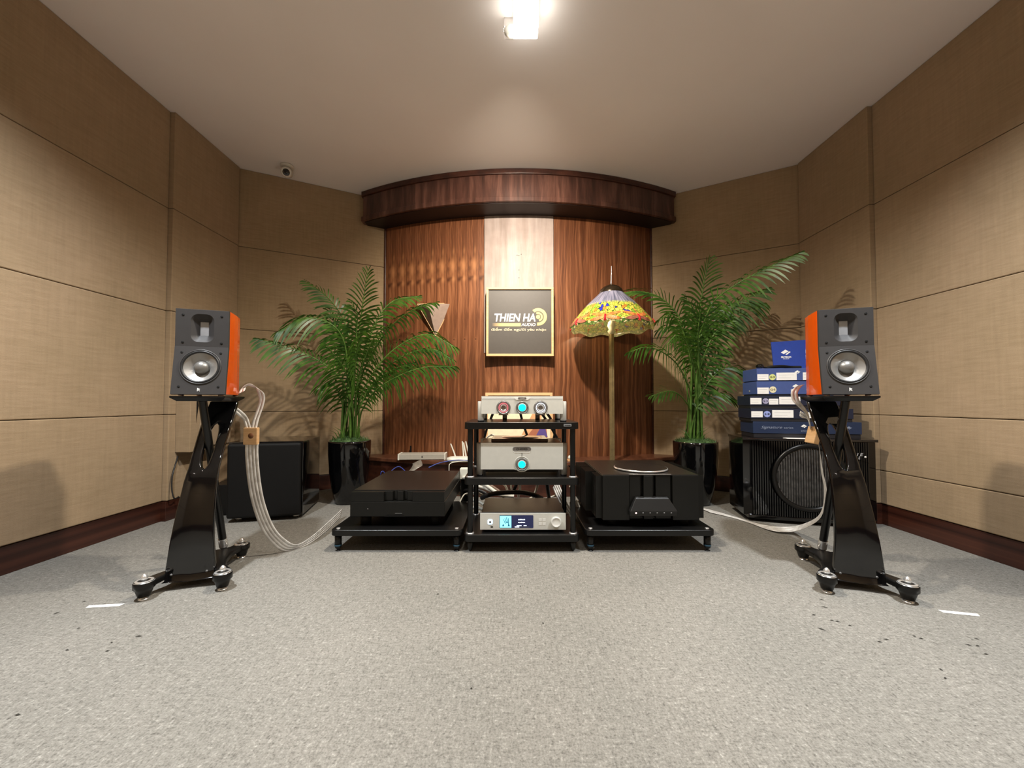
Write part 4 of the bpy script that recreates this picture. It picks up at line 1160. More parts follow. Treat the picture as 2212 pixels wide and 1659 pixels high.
text('E', 0.010, 0.016, M['greytxt'], t, frame((W - 0.104, bow(W - 0.13) - 0.0170, 0.410), (1, 0.0, 0), (0, 0, 1), (0, -1, 0)), shear=0.2, depth=0.001)
MB().lathe([(0, 0.003), (0.005, 0.002), (0.006, 0)], 12, frame((W - 0.070, bow(W - 0.095) - 0.0166, 0.415), (1, 0, 0), (0, 0, 1), (0, -1, 0))).build('power_light', M['white'], t)
for x in (0.06, W - 0.06):
    for yy in (0.04, 0.22): MB().lathe([(0, 0.0005), (0.022, 0.0005), (0.024, 0.0195), (0, 0.0195)], 16, Matrix.Translation((x, yy, 0))).build('foot', M['rubber'], t)
SUBTOP = z1 + 0.004

# ------------------------------------------------------------------ stack of cable boxes on it
def silt_logo(parent, Mx, s, mat):
    mb = MB()
    mb.prism([(-1.0, 0.15), (0.05, 0.85), (0.75, 0.45), (-0.35, -0.2)], 0.0, 0.0008/s, Mx @ Matrix.Scale(s, 4))
    mb.prism([(-0.05, -0.32), (0.85, 0.40), (1.15, 0.28), (0.25, -0.42)], 0.0, 0.0008/s, Mx @ Matrix.Scale(s, 4))
    return mb.build('diamond_logo', mat, parent)
def sticker(parent, Mx, x0, x1, y0, y1, lines=2):
    st = MB().box(x0, x1, y0, y1, 0.0, 0.0006, Mx).build('paper_label', M['paper'], parent)
    mb = MB(); n = lines
    for i in range(n):
        yy = y1 - (y1 - y0) * (i + 0.8) / (n + 0.6)
        mb.box(x0 + (x1-x0)*0.10, x0 + (x1-x0)*(0.72 if i % 2 else 0.86), yy - 0.0012, yy + 0.0003, 0.0006, 0.0009, Mx)
    mb.build('printed_line', M['greytxt'], st); return st
def round_sticker(parent, Mx, x, y, r, mat, txt, n=24):
    st = MB().lathe([(0.0, 0.0007), (r, 0.0007), (r, 0.0)], n, Mx @ Matrix.Translation((x, y, 0)), smooth=False).build('round_label', mat, parent)
    text(txt, r*1.4, r*0.6, M['matte'], st, Mx @ Matrix.Translation((x, y, 0.0006)), bold=0.02, depth=0.0004)
def cable_box(px0, px1, py_top, py_bot, Y, matc, label, base=0.3, z=None, D=0.20, thd=-10):
    a = at(px0, py_bot, Y); b = at(px1, py_top, Y)
    zt_ = at(px0, py_top, Y).z
    Z0 = z
    hgt = zt_ - Z0
    r = math.radians(thd)
    wpx = (b.x - a.x) / math.cos(r) / (1 + math.tan(-r)*0.0)
    t = thing('cable_box', label, 'box', (a.x, Y, Z0 + 0.0003), r, None)
    w = wpx * 0.97
    hb = hgt * base
    lidb = MB().box(0, w, 0, D, hb + 0.0008, hgt - 0.0006).build('lid', matc, t, bev=0.0015)
    MB().box(0.004, w - 0.004, 0.004, D - 0.004, 0, hb).build('tray', M['boxbase'], t, bev=0.0015)
    return t, w, hgt, hb
F0 = lambda h: frame((0, -0.0002, h), (1, 0, 0), (0, 0, 1), (0, -1, 0))
zc = SUBTOP
Yb = 2.47
g = None
def px2m(n, Y=Yb): return n * Y / FPX
t, w, h1, hb = cable_box(1627, 1836, 910.5, 938, Yb, M['boxnavy'], 'dark blue cable box with silver script, bottom of the stack on the subwoofer', 0.26, zc)
t.children[0].data.materials[0] = simple('dark_blue_cardboard', (0.011, 0.024, 0.065, 1), 0.4)
text('Signature', px2m(42), px2m(7.5), M['dimtxt'], t, F0(hb + (h1-hb)*0.5) @ Matrix.Translation((px2m(36), 0, 0)), shear=0.5)
text('series', px2m(18), px2m(4), M['dimtxt'], t, F0(hb + (h1-hb)*0.5) @ Matrix.Translation((px2m(69), 0, 0)))
silt_logo(t, F0(hb + (h1-hb)*0.6) @ Matrix.Translation((px2m(98), 0, 0)), 0.016, M['white'])
text('SILTECH', px2m(11), px2m(3), M['dimtxt'], t, F0(hb + (h1-hb)*0.25) @ Matrix.Translation((px2m(98), 0, 0)))
silt_logo(t, F0(hb + (h1-hb)*0.5) @ Matrix.Translation((px2m(182), 0, 0)), 0.014, M['dimtxt'])
zc += h1
t, w, h, hb = cable_box(1622, 1820, 882.5, 910, Yb, M['boxnavy'], 'navy cable box with a light blue octagon label, fourth from the top of the stack', 0.22, zc)
Fq = F0(0)
e = px2m(1)
sticker(t, Fq, 1*e, 23.5*e, hb + 3*e, hb + 16*e, 2)
round_sticker(t, Fq, 32*e, hb + 10*e, 7*e, M['stk_b'], 'S·8', 8)
sticker(t, Fq, 42*e, 83*e, hb + 2.5*e, hb + 18.5*e, 2)
sticker(t, Fq, 110*e, 126*e, hb + 2*e, hb + 14*e, 2)
silt_logo(t, Fq @ Matrix.Translation((98*e, hb + 12*e, 0)), 0.013, M['dimtxt'])
zc += h
t, w, h, hb = cable_box(1620, 1806, 855, 882.5, Yb, M['boxnavy'], 'navy cable box with a lilac round label, third from the top of the stack', 0.22, zc)
sticker(t, Fq, 1*e, 23*e, hb + 3*e, hb + 17*e, 2)
round_sticker(t, Fq, 31*e, hb + 10*e, 6.2*e, M['stk_v'], 'S·2', 10)
sticker(t, Fq, 37.5*e, 56*e, hb + 2.5*e, hb + 15*e, 2)
sticker(t, Fq, 57.5*e, 98*e, hb + 3*e, hb + 19*e, 2)
zc += h
t, w, h, hb = cable_box(1635, 1790, 824, 855, Yb, M['boxblue'], 'bright blue cable box with a cream round label, second from the top of the stack', 0.10, zc, thd=-8)
sticker(t, Fq, 1*e, 24*e, hb + 1*e, hb + 14.5*e, 2)
round_sticker(t, Fq, 32*e, hb + 10*e, 7*e, simple('cream_round_sticker', (0.75, 0.68, 0.45, 1), 0.5), 'G·5')
silt_logo(t, Fq @ Matrix.Translation((77*e, hb + 16*e, 0)), 0.019, M['white'])
text('SILTECH', 15*e, 4*e, M['white'], t, Fq @ Matrix.Translation((75*e, hb + 9*e, 0)), bold=0.02)
MB().lathe([(0, 0.002), (0.006, 0.002), (0.007, 0)], 12, frame((-0.0003, 0.10, 0.030), (0, -1, 0), (0, 0, 1), (-1, 0, 0))).build('side_clasp', M['foil'], t)
zc += h
t, w, h, hb = cable_box(1635, 1790, 796, 824, Yb, M['boxblue'], 'bright blue cable box with a yellow round label and raised lid, topmost of the stack', 0.05, zc, thd=-8)
sticker(t, Fq, 1*e, 23.5*e, hb + 1*e, hb + 14*e, 2)
round_sticker(t, Fq, 31*e, hb + 7.5*e, 6.6*e, M['stk_y'], 'G·9')
sticker(t, Fq, 39*e, 79*e, hb + 1*e, hb + 17*e, 2)
sticker(t, Fq, 91*e, 104*e, hb + 1*e, hb + 17*e, 2)
silt_logo(t, Fq @ Matrix.Translation((80*e, hb + 17*e, 0)), 0.016, M['white'])
# raised inner lid
lid_w = 0.235; lh = 0.185
Fl = frame((px2m(37) + 0.045, 0.115, h), (1, 0, 0), (0, 0.16, 0.987), (0, -0.987, 0.16))
ld = MB().loft([[Fl @ Vector((x, y + (0.0 if y < lh/2 else (x/lid_w)*0.012), z)) for x, y in ((0, 0.004), (lid_w, 0.004), (lid_w, lh), (0, lh))] for z in (0.0, 0.006)], True, cap0=True, cap1=True).build('raised_lid', M['lidblue'], t, bev=0.001)
Fl2 = Fl @ Matrix.Translation((0.079, 0.108, 0.0062))
silt_logo(ld, Fl2, 0.028, M['white'])
text('SILTECH', 0.060, 0.012, M['white'], ld, Fl @ Matrix.Translation((0.080, 0.082, 0.0061)), bold=0.03)
scribble(0.036, 0.005, M['white'], ld, Fl @ Matrix.Translation((0.080, 0.070, 0.0061)))
zc += h
# black cable with plug lying on the top box
q = at(1641, 791, 2.50)
t = thing('headphone_cable', 'black cable with a shiny round plug lying on the topmost blue box', 'cable', (q.x, 2.50, zc + 0.0005))
MB().lathe([(0.0, 0.0005), (0.016, 0.002), (0.023, 0.012), (0.021, 0.022), (0.012, 0.029), (0.0, 0.031)], 24).build('plug', M['gloss'], t)
MB().tube(smooth_path([(0.015, 0.0, 0.010), (0.05, 0.005, 0.007), (0.085, 0.0, 0.012), (0.14, -0.005, 0.014), (0.20, 0.0, 0.010), (0.25, -0.02, 0.008)]), [0.005]*7 + [0.010]*24, 10).build('lead', M['matte'], t)
# paper on the subwoofer
q = at(1722, 938, 2.41)
t = MB().box(-0.065, 0.055, -0.018, 0.040, 0, 0.0018).build('paper_leaflet', M['paper'], bev=0.0)
t.location = (q.x - 0.01, 2.392, SUBTOP + 0.0006); t.rotation_euler = (0, 0, math.radians(-14)); tag(t, 'white paper leaflet in front of the box stack on the subwoofer', 'paper')

# ------------------------------------------------------------------ palms
def pot(loc, r, h, label):
    t = thing('plant_pot', label, 'plant pot', loc)
    pf = [(0.0, 0.001), (r*0.62, 0.001), (r*0.66, 0.006), (r*0.80, h*0.22), (r*0.93, h*0.5), (r*0.99, h*0.8), (r, h*0.97), (r*0.995, h), (r*0.95, h), (r*0.94, h*0.93), (0.0, h*0.93)]
    MB().lathe(pf, 48).build('pot_body', M['gloss'], t)
    return t
def palm(loc, r, h, fronds, stems, label):
    t = thing('potted_palm', label, 'plant', loc)
    L = Vector(loc)
    # moss
    mb = MB(); rnd = random.Random(3)
    mb.lathe([(r*0.93, h*0.945), (r*0.85, h*1.0), (r*0.55, h*1.035), (r*0.25, h*1.05), (0.0, h*1.055)], 24)
    for i in range(700):
        a = rnd.uniform(0, 2*PI); rr = r*0.93*math.sqrt(rnd.random()); z = h*(1.055 - 0.085*(rr/r)**2)
        p = Vector((rr*math.cos(a), rr*math.sin(a), z)); d = Vector((rnd.uniform(-1, 1), rnd.uniform(-1, 1), rnd.uniform(0.2, 1.0))).normalized() * rnd.uniform(0.015, 0.04)
        s_ = d.cross(Vector((0, 0, 1))).normalized() * 0.002
        mb.add([p - s_, p + s_, p + d], [(0, 1, 2)])
    mo = mb.build('moss', M['moss'], t); mo['kind'] = 'stuff'
    base = Vector((0, 0, h*0.95))
    for fi, fr in enumerate(fronds):
        pts = [at(px, py, Y) - L for px, py, Y in fr['p']]
        st = fr.get('s', 0.0)
        b = base + Vector((rnd.uniform(-0.06, 0.06), rnd.uniform(-0.05, 0.05), 0))
        first = pts[0]
        mid = Vector((b.x*0.6 + first.x*0.4, b.y*0.6 + first.y*0.4, (b.z + first.z)/2))
        stempath = smooth_path([b, mid, first], 5)
        rach = smooth_path(pts, 8)
        f = MB()
        full = stempath[:-1] + rach
        n = len(full)
        f.tube(full, [0.0065*(1 - 0.8*i/(n-1)) + 0.0008 for i in range(n)], 6)
        fo = f.build('frond_stalk', M['stem'], t)
        # leaflets
        lf = MB(); seglen = [0.0]
        for i in range(1, len(rach)): seglen.append(seglen[-1] + (rach[i]-rach[i-1]).length)
        TL = seglen[-1]; step = fr.get('step', 0.029); cnt = int(TL / step)
        LL = fr.get('len', 0.17) * 1.08
        for i in range(cnt + 1):
            u = i / cnt; dd = u * TL; j = 0
            while j < len(seglen) - 2 and seglen[j+1] < dd: j += 1
            tt = (dd - seglen[j]) / max(1e-6, seglen[j+1] - seglen[j])
            P = rach[j].lerp(rach[j+1], min(1, max(0, tt)))
            T = (rach[j+1] - rach[j]).normalized()
            N = Vector(fr.get('n', (0, -0.75, 0.66))); N = (N - T * N.dot(T)).normalized()
            Sd = T.cross(N).normalized()
            prof = math.sin(PI * min(1, (0.16 + 0.80*u))) ** 0.6
            for sg in (-1, 1):
                phi = math.radians(68 - 46*u + rnd.uniform(-6, 6))
                D0 = (T*math.cos(phi) + Sd*sg*math.sin(phi) + N*0.18).normalized()
                ln = LL * prof * rnd.uniform(0.88, 1.1)
                if ln < 0.02: continue
                droop = fr.get('droop', 0.35) * rnd.uniform(0.8, 1.4)
                wv = T * 0.0062 * rnd.uniform(0.85, 1.2)
                K_ = 5; vs = []
                for k in range(K_ + 1):
                    s_ = k / K_
                    pt = P + D0*ln*s_ + Vector((0, 0, -1))*ln*droop*s_*s_
                    wd = (0.55 + 1.2*s_)*(1 - s_)**0.75 * 1.15 if k < K_ else 0.0
                    tw = (wv + N*0.002).normalized()*0.0100
                    vs += [pt - tw*wd, pt + tw*wd]
                fs = [(2*k, 2*k+1, 2*k+3, 2*k+2) for k in range(K_)]
                lf.add(vs, fs, True)
        lo_ = lf.build('leaflets', M['leaf'], fo)
    # bare stems
    for sx_, sy__, tx, ty, tz in stems:
        MB().tube(smooth_path([(sx_, sy__, h*0.95), ((sx_+tx)/2, (sy__+ty)/2, (h + tz)/2 + 0.05), (tx, ty, tz)], 5), [0.0085]*5 + [0.006]*6, 6).build('stem', M['stem'], t)
    # short grass-like shoots
    mb = MB()
    for i in range(16):
        a = rnd.uniform(0, 2*PI); p = Vector((rnd.uniform(-0.06, 0.02), rnd.uniform(-0.08, 0.0), h*0.97))
        d = Vector((math.cos(a)*0.07, math.sin(a)*0.05, rnd.uniform(0.08, 0.15)))
        s_ = Vector((0.004, 0, 0))
        mb.add([p - s_, p + s_, p + d*0.6 + s_*0.8, p + d*0.6 - s_*0.8, p + d + Vector((d.x*0.5, 0, -0.02))], [(0, 1, 2, 3), (3, 2, 4)])
    mb.build('shoots', M['leaf'], t)
    return t

PL = (-1.205, 2.93, 0.0)
pot(PL, 0.150, 0.455, 'tall round glossy black pot left of the rack, under the left palm')
N_UP = (0, -0.55, 0.83)
Y0 = 2.88
palm(PL, 0.150, 0.455, [
    dict(p=[(772, 770, 2.90), (778, 700, 2.88), (786, 640, 2.84), (795, 585, 2.80)], n=(0, -1, 0.1), len=0.20, droop=0.32),
    dict(p=[(762, 760, 2.95), (742, 690, 2.98), (705, 640, 3.0), (662, 609, 3.0)], len=0.16, droop=0.45),
    dict(p=[(752, 790, 2.88), (742, 735, 2.82), (715, 700, 2.76), (660, 686, 2.70), (604, 715, 2.66)], len=0.19, droop=0.75),
    dict(p=[(755, 850, 2.88), (730, 812, 2.80), (690, 780, 2.72), (630, 752, 2.66), (560, 733, 2.62)], len=0.19, droop=0.65),
    dict(p=[(742, 880, 2.9), (730, 845, 2.85), (712, 825, 2.80), (690, 838, 2.76)], len=0.14, droop=0.8),
    dict(p=[(755, 800, 2.95), (735, 740, 2.98), (722, 700, 3.0), (712, 668, 3.0)], n=(0, -1, 0.1), len=0.17, droop=0.5),
    dict(p=[(785, 770, 2.95), (815, 690, 3.0), (850, 650, 3.05), (902, 640, 3.1)], len=0.16, droop=0.55),
    dict(p=[(785, 800, 2.85), (815, 745, 2.75), (850, 700, 2.66), (895, 668, 2.6), (938, 655, 2.56)], len=0.17, droop=0.6),
    dict(p=[(785, 840, 2.9), (825, 780, 2.9), (870, 742, 2.9), (925, 722, 2.9), (980, 748, 2.9)], len=0.18, droop=0.75),
    dict(p=[(785, 860, 2.95), (830, 800, 3.0), (880, 765, 3.02), (935, 755, 3.04), (975, 775, 3.05)], len=0.14, droop=0.8),
    dict(p=[(780, 890, 2.82), (805, 850, 2.70), (850, 818, 2.60), (910, 795, 2.54), (976, 792, 2.50)], len=0.19, droop=0.65),
    dict(p=[(778, 880, 2.9), (800, 835, 2.92), (845, 800, 2.95), (890, 785, 2.97)], len=0.15, droop=0.6),
    dict(p=[(765, 850, 2.80), (768, 780, 2.66), (775, 735, 2.54), (785, 720, 2.46)], n=(0, -0.6, 0.8), len=0.17, droop=0.6),
    dict(p=[(770, 840, 2.86), (790, 770, 2.80), (812, 725, 2.72), (840, 705, 2.66)], n=(0, -0.8, 0.6), len=0.17, droop=0.6),
    dict(p=[(760, 850, 2.84), (745, 800, 2.74), (725, 770, 2.66), (705, 745, 2.6)], n=(0, -0.8, 0.6), len=0.16, droop=0.6),
    dict(p=[(768, 780, 2.9), (770, 720, 2.86), (772, 680, 2.82), (760, 655, 2.78)], n=(0, -1, 0.2), len=0.18, droop=0.55),
], [(-0.03, -0.02, -0.06, 0.0, 0.95), (0.02, -0.03, 0.03, -0.03, 0.98), (0.0, 0.02, 0.01, 0.0, 1.0), (0.04, 0.0, 0.06, -0.02, 0.92), (-0.05, -0.03, -0.02, -0.05, 0.9), (0.03, -0.05, 0.0, -0.06, 0.94)],
   'potted palm with wide arching fronds in the black pot left of the wood wall')

PR = (1.345, 2.90, 0.0)
pot(PR, 0.153, 0.452, 'tall round glossy black pot right of the finned amplifier, under the right palm')
palm(PR, 0.153, 0.452, [
    dict(p=[(1506, 730, 2.88), (1512, 670, 2.86), (1521, 610, 2.83), (1533, 562, 2.80)], n=(0, -1, 0.1), len=0.20, droop=0.35),
    dict(p=[(1508, 760, 2.80), (1508, 715, 2.72), (1511, 690, 2.68), (1514, 668, 2.64)], n=(0, -1, 0.1), len=0.20, droop=0.05),
    dict(p=[(1512, 720, 2.84), (1540, 655, 2.72), (1590, 615, 2.60), (1655, 580, 2.50), (1725, 548, 2.42)], len=0.18, droop=0.55),
    dict(p=[(1512, 730, 2.88), (1545, 675, 2.86), (1600, 650, 2.84), (1655, 625, 2.82)], len=0.19, droop=0.6),
    dict(p=[(1512, 750, 2.92), (1550, 690, 2.95), (1600, 658, 2.98), (1648, 655, 3.0)], len=0.17, droop=0.7),
    dict(p=[(1495, 760, 2.92), (1470, 690, 2.98), (1430, 645, 3.02), (1385, 630, 3.06), (1345, 632, 3.08)], len=0.17, droop=0.35),
    dict(p=[(1490, 840, 2.86), (1465, 790, 2.76), (1430, 760, 2.66), (1395, 750, 2.60), (1362, 760, 2.56)], len=0.16, droop=0.6),
    dict(p=[(1490, 880, 2.88), (1470, 855, 2.80), (1445, 845, 2.75), (1405, 856, 2.70)], len=0.13, droop=0.25, step=0.022),
    dict(p=[(1508, 860, 2.84), (1540, 815, 2.84), (1575, 793, 2.86), (1618, 806, 2.88)], len=0.15, droop=0.6),
    dict(p=[(1508, 850, 2.9), (1525, 800, 2.94), (1545, 770, 2.96), (1570, 755, 2.98)], len=0.14, droop=0.5),
    dict(p=[(1495, 790, 2.86), (1475, 715, 2.80), (1452, 680, 2.76), (1425, 690, 2.72)], n=(0, -0.8, 0.6), len=0.16, droop=0.8),
    dict(p=[(1498, 800, 2.92), (1480, 735, 2.96), (1455, 705, 2.98), (1425, 712, 3.0)], len=0.16, droop=0.8),
    dict(p=[(1500, 800, 2.80), (1485, 745, 2.68), (1462, 725, 2.60), (1440, 745, 2.55)], len=0.15, droop=0.8),
    dict(p=[(1510, 800, 2.86), (1535, 735, 2.82), (1560, 705, 2.8), (1590, 690, 2.78)], len=0.17, droop=0.7),
    dict(p=[(1505, 880, 2.84), (1530, 860, 2.85), (1560, 850, 2.87), (1585, 862, 2.89)], len=0.12, droop=0.5),
    dict(p=[(1503, 790, 2.90), (1500, 720, 2.90), (1495, 670, 2.92), (1480, 640, 2.95)], n=(0, -1, 0.2), len=0.17, droop=0.6),
], [(-0.03, -0.02, -0.08, 0.0, 1.05), (0.02, -0.03, 0.03, -0.03, 1.08), (0.0, 0.02, -0.02, 0.0, 1.12), (0.04, 0.0, 0.06, -0.02, 1.0), (-0.05, -0.03, -0.04, -0.05, 1.0), (0.03, -0.05, 0.0, -0.06, 1.1), (-0.01, -0.06, 0.02, -0.04, 1.1)],
   'potted palm with tall fronds reaching right in the black pot beside the floor lamp')

# ------------------------------------------------------------------ stained-glass floor lamp
LX, LY = 0.766, 3.02
t = thing('floor_lamp', 'floor lamp with dragonfly stained-glass shade and brass pole', 'lamp', (LX, LY, 0))
MB().lathe([(0.0, 0.0642), (0.090, 0.0642), (0.095, 0.072), (0.090, 0.080), (0.06, 0.09), (0.03, 0.105), (0.02, 0.12), (0.016, 0.14)], 40).build('base', M['bronze'], t)
pl = MB().lathe([(0.0165, 0.14), (0.0165, 1.22), (0.013, 1.225), (0.013, 1.45), (0.0, 1.45)], 12, smooth=False).build('pole', M['pole'], t)
mb = MB()
for k in range(6):
    a = 2*PI*k/6 + 0.3
    mb.tube([(0.0165*math.cos(a), 0.0165*math.sin(a), 0.145), (0.0165*math.cos(a), 0.0165*math.sin(a), 1.215)], 0.003, 6)
mb.build('reeding', M['pole'], pl)
ca = MB().lathe([(0.016, 1.215), (0.026, 1.235), (0.018, 1.25), (0.028, 1.275), (0.022, 1.30), (0.013, 1.31)], 20).build('carved_collar', simple('cream_carved_collar', (0.55, 0.50, 0.36, 1), 0.5), t)
MB().lathe([(0.086, 1.494), (0.085, 1.508), (0.076, 1.530), (0.058, 1.548), (0.034, 1.560), (0.012, 1.568), (0.005, 1.575), (0.0, 1.576)], 32).build('cap', M['bronze'], t)
MB().tube([(0, 0, 1.57), (0.002, 0, 1.62), (0.004, 0, 1.70)], [0.005, 0.0032, 0.0012], 8).build('finial', M['chrome'], t)
prof = [(0.076, 1.512), (0.100, 1.488), (0.128, 1.462), (0.162, 1.430), (0.196, 1.394), (0.228, 1.356), (0.253, 1.324), (0.272, 1.300), (0.285, 1.283), (0.288, 1.268), (0.283, 1.250)]
n = 96; mb = MB(); uv = []; vs = []; fs = []
for i, (r, z) in enumerate(prof):
    for k in range(n + 1):
        a = 2*PI*k/n
        zz = z; rr = r
        if i >= 9:
            sc_ = math.sin(a*9); zz = z + (0.006*sc_ if i == 9 else 0.010*sc_); rr = r
        vs.append((rr*math.cos(a), rr*math.sin(a), zz)); uv.append((k/n, 1 - i/(len(prof)-1)))
for i in range(len(prof) - 1):
    for k in range(n):
        fs.append((i*(n+1)+k, (i+1)*(n+1)+k, (i+1)*(n+1)+k+1, i*(n+1)+k+1))
mb.add(vs, fs, True); mb.uv = uv
sd_ = mb.build('glass_shade', M['tiffany'], t)
def shade_pt(a, z, lift=0.003):
    for (r0, z0_), (r1, z1_) in zip(prof[:-1], prof[1:]):
        if z1_ <= z <= z0_:
            u = (z0_ - z)/(z0_ - z1_); r = r0 + (r1 - r0)*u; break
    else: r = prof[-1][0] if z < prof[-1][1] else prof[0][0]
    r += lift
    return Vector((r*math.cos(a), r*math.sin(a), z))
for k in range(8):
    a0 = math.radians(-90 - 24 + 45*k + 2)
    body = MB()
    for j, z in enumerate((1.272, 1.281, 1.290, 1.299)):
        body.lathe([(0.0, 0.007), (0.005, 0.006), (0.0075, 0.0), (0.005, -0.004)], 8, frame(shade_pt(a0, z, 0.002), (-math.sin(a0), math.cos(a0), 0), (0, 0, 1), (math.cos(a0), math.sin(a0), 0)))
    for sg in (-0.018, 0.018):
        body.lathe([(0.0, 0.007), (0.004, 0.005), (0.0055, 0.0)], 8, frame(shade_pt(a0 + sg, 1.263, 0.002), (-math.sin(a0), math.cos(a0), 0), (0, 0, 1), (math.cos(a0), math.sin(a0), 0)))
    df = body.build('dragonfly', M['redglass'], t)
    tl = MB(); 
    for j in range(6):
        z0_ = 1.306 + 0.010*j
        p0 = shade_pt(a0, z0_, 0.0035); p1 = shade_pt(a0, z0_ + 0.009, 0.0035); wv = Vector((-math.sin(a0), math.cos(a0), 0)) * (0.0045 - 0.0005*j)
        tl.add([p0 - wv, p0 + wv, p1 + wv*0.9, p1 - wv*0.9], [(0, 1, 2, 3)])
    tl.build('dragonfly_tail', M['wing'], df)
    for sg in (-1, 1):
        for (za, zb_, ln, mt) in ((1.298, 1.320, 0.36, 'wing'), (1.284, 1.270, 0.33, 'wing2' if k % 2 else 'wing')):
            vs = []; N_ = 8
            for j in range(N_ + 1):
                u = j/N_; aa = a0 + sg*(0.02 + ln*u); zc_ = za + (zb_ - za)*u
                wd = 0.0125*math.sin(PI*min(1, 0.12 + 0.86*u))**0.7
                vs += [shade_pt(aa, zc_ - wd, 0.0030), shade_pt(aa, zc_ + wd, 0.0030)]
            MB().add(vs, [(2*j, 2*j+1, 2*j+3, 2*j+2) for j in range(N_)]).build('wing', M[mt], df)

bl = bpy.data.lights.new('lamp_bulb', 'POINT'); bl.energy = 1.6; bl.color = (1.0, 0.78, 0.50); bl.shadow_soft_size = 0.02
bo = link(bpy.data.objects.new('lamp_bulb', bl)); bo.parent = t; bo.location = (-0.10, -0.02, 1.385)
def rec(o):
    for c_ in o.children:
        if c_.type == 'MESH':
            for v in c_.data.vertices: v.co = v.co * 1.094 + Vector((0, 0, -0.0696))
            c_.data.update()
        rec(c_)
rec(t)

# ------------------------------------------------------------------ framed art leaning behind the rack
Yr = 3.02
a, b = at(1047, 848, Yr), at(1196, 998, Yr)
t = thing('framed_print', 'light wood framed print leaning on the wood wall behind the rack', 'picture', ((a.x+b.x)/2, Yr, ZL + 0.001))
t.rotation_euler = (math.radians(-7), 0, 0)
w = b.x - a.x; h = a.z - ZL + 0.004; fw = 0.022
mb = MB()
mb.box(-w/2, w/2, 0, 0.02, h - fw, h); mb.box(-w/2, w/2, 0, 0.02, 0, fw); mb.box(-w/2, -w/2 + fw, 0, 0.02, fw, h - fw); mb.box(w/2 - fw, w/2, 0, 0.02, fw, h - fw)
mb.build('frame', M['oakframe'], t, bev=0.002)
sh_ = MB().box(-w/2 + fw, w/2 - fw, 0.010, 0.018, fw, h - fw).build('print_sheet', M['artcream'], t)
def shape(pts, mat, y=0.0095):
    front_plate('colour_field', pts, y, 0.0004, mat, sh_)
shape([(-w*0.36, h*0.70), (w*0.10, h*0.72), (w*0.42, h*0.93), (-w*0.40, h*0.93)], M['artbrown'])
shape([(-0.01, h*0.28), (w*0.20, h*0.70), (w*0.34, h*0.70), (w*0.30, h*0.40), (w*0.10, h*0.28)], M['artorange'], 0.0088)
shape([(w*0.10, h*0.35), (w*0.24, h*0.52), (w*0.40, h*0.52), (w*0.42, h*0.30)], M['artbrown'], 0.0081)
shape([(w*0.24, h*0.36), (w*0.30, h*0.47), (w*0.38, h*0.50), (w*0.42, h*0.36)], M['artpurple'], 0.0074)
shape([(w*0.05, h*0.74), (w*0.20, h*0.92), (w*0.40, h*0.92), (w*0.30, h*0.74)], M['artorange'], 0.0088)

# ------------------------------------------------------------------ things on the ledge
def on_ledge(px, Y): return at(px, 990, Y).x
q0, q1 = at(861, 985, 3.16), at(962, 985, 3.16)
t = thing('network_switch', 'long pale grey network switch box on the wooden ledge', 'network device', ((q0.x+q1.x)/2, 3.15, ZL + 0.0008), math.radians(3))
w = q1.x - q0.x
MB().box(-w/2, w/2, 0, 0.13, 0.003, 0.046).build('casing', M['stripgrey'], t, bev=0.003)
for sx_ in (-1, 1):
    MB().box(sx_*(w/2 - 0.004) - 0.006, sx_*(w/2 - 0.004) + 0.006, -0.003, 0.125, 0.0, 0.049).build('end_cap', M['plasticw'], t, bev=0.002)
front_plate('front_mark', [(-0.002, 0.018), (0.010, 0.018), (0.010, 0.033), (-0.002, 0.033)], -0.0006, 0.0004, M['alu_dk'], t)
q = at(990, 992, 3.05)
t = thing('wifi_router', 'white router with three raised antennas on the ledge', 'router', (q.x, 3.10, ZL + 0.0008))
MB().loft([[Vector((x*k, y*k2, z)) for x, y in rrect(0.20, 0.12, 0.05)] for z, k, k2 in ((0.0, 0.9, 0.9), (0.012, 1, 1), (0.026, 0.95, 0.94), (0.034, 0.7, 0.6))], True, smooth=True, cap0=True, cap1=True).build('shell', M['plasticw'], t)
for x0_, x1_, hh in ((-0.035, -0.075, 0.13), (0.030, 0.018, 0.15), (0.050, 0.028, 0.14), (0.075, 0.045, 0.15)):
    MB().tube([(x0_, 0.04, 0.025), (x0_ + (x1_-x0_)*0.2, 0.045, 0.05), (x1_, 0.05, hh)], [0.006, 0.006, 0.0048], 8).build('antenna', M['plasticw'], t)
q = at(880, 962, 3.30)
t = MB().box(-0.006, 0.006, -0.004, 0.006, 0, 0.085).build('wall_switch_rod', M['matte'], bev=0.002)
t.location = (q.x, wallY(q.x) - 0.03, ZL + 0.0005); tag(t, 'small black upright rod on the ledge against the wood wall', 'rod')
q = at(1233, 985, 3.05)
t = thing('power_adapter', 'small white power adapter on the ledge right of the rack', 'power adapter', (q.x, 3.09, ZL + 0.0005))
MB().box(-0.022, 0.022, -0.02, 0.025, 0, 0.016).build('base', M['artorange'], t, bev=0.002)
MB().lathe([(0.0, 0.0165), (0.016, 0.0165), (0.018, 0.03), (0.010, 0.044), (0, 0.046)], 16).build('cap', M['plasticw'], t)

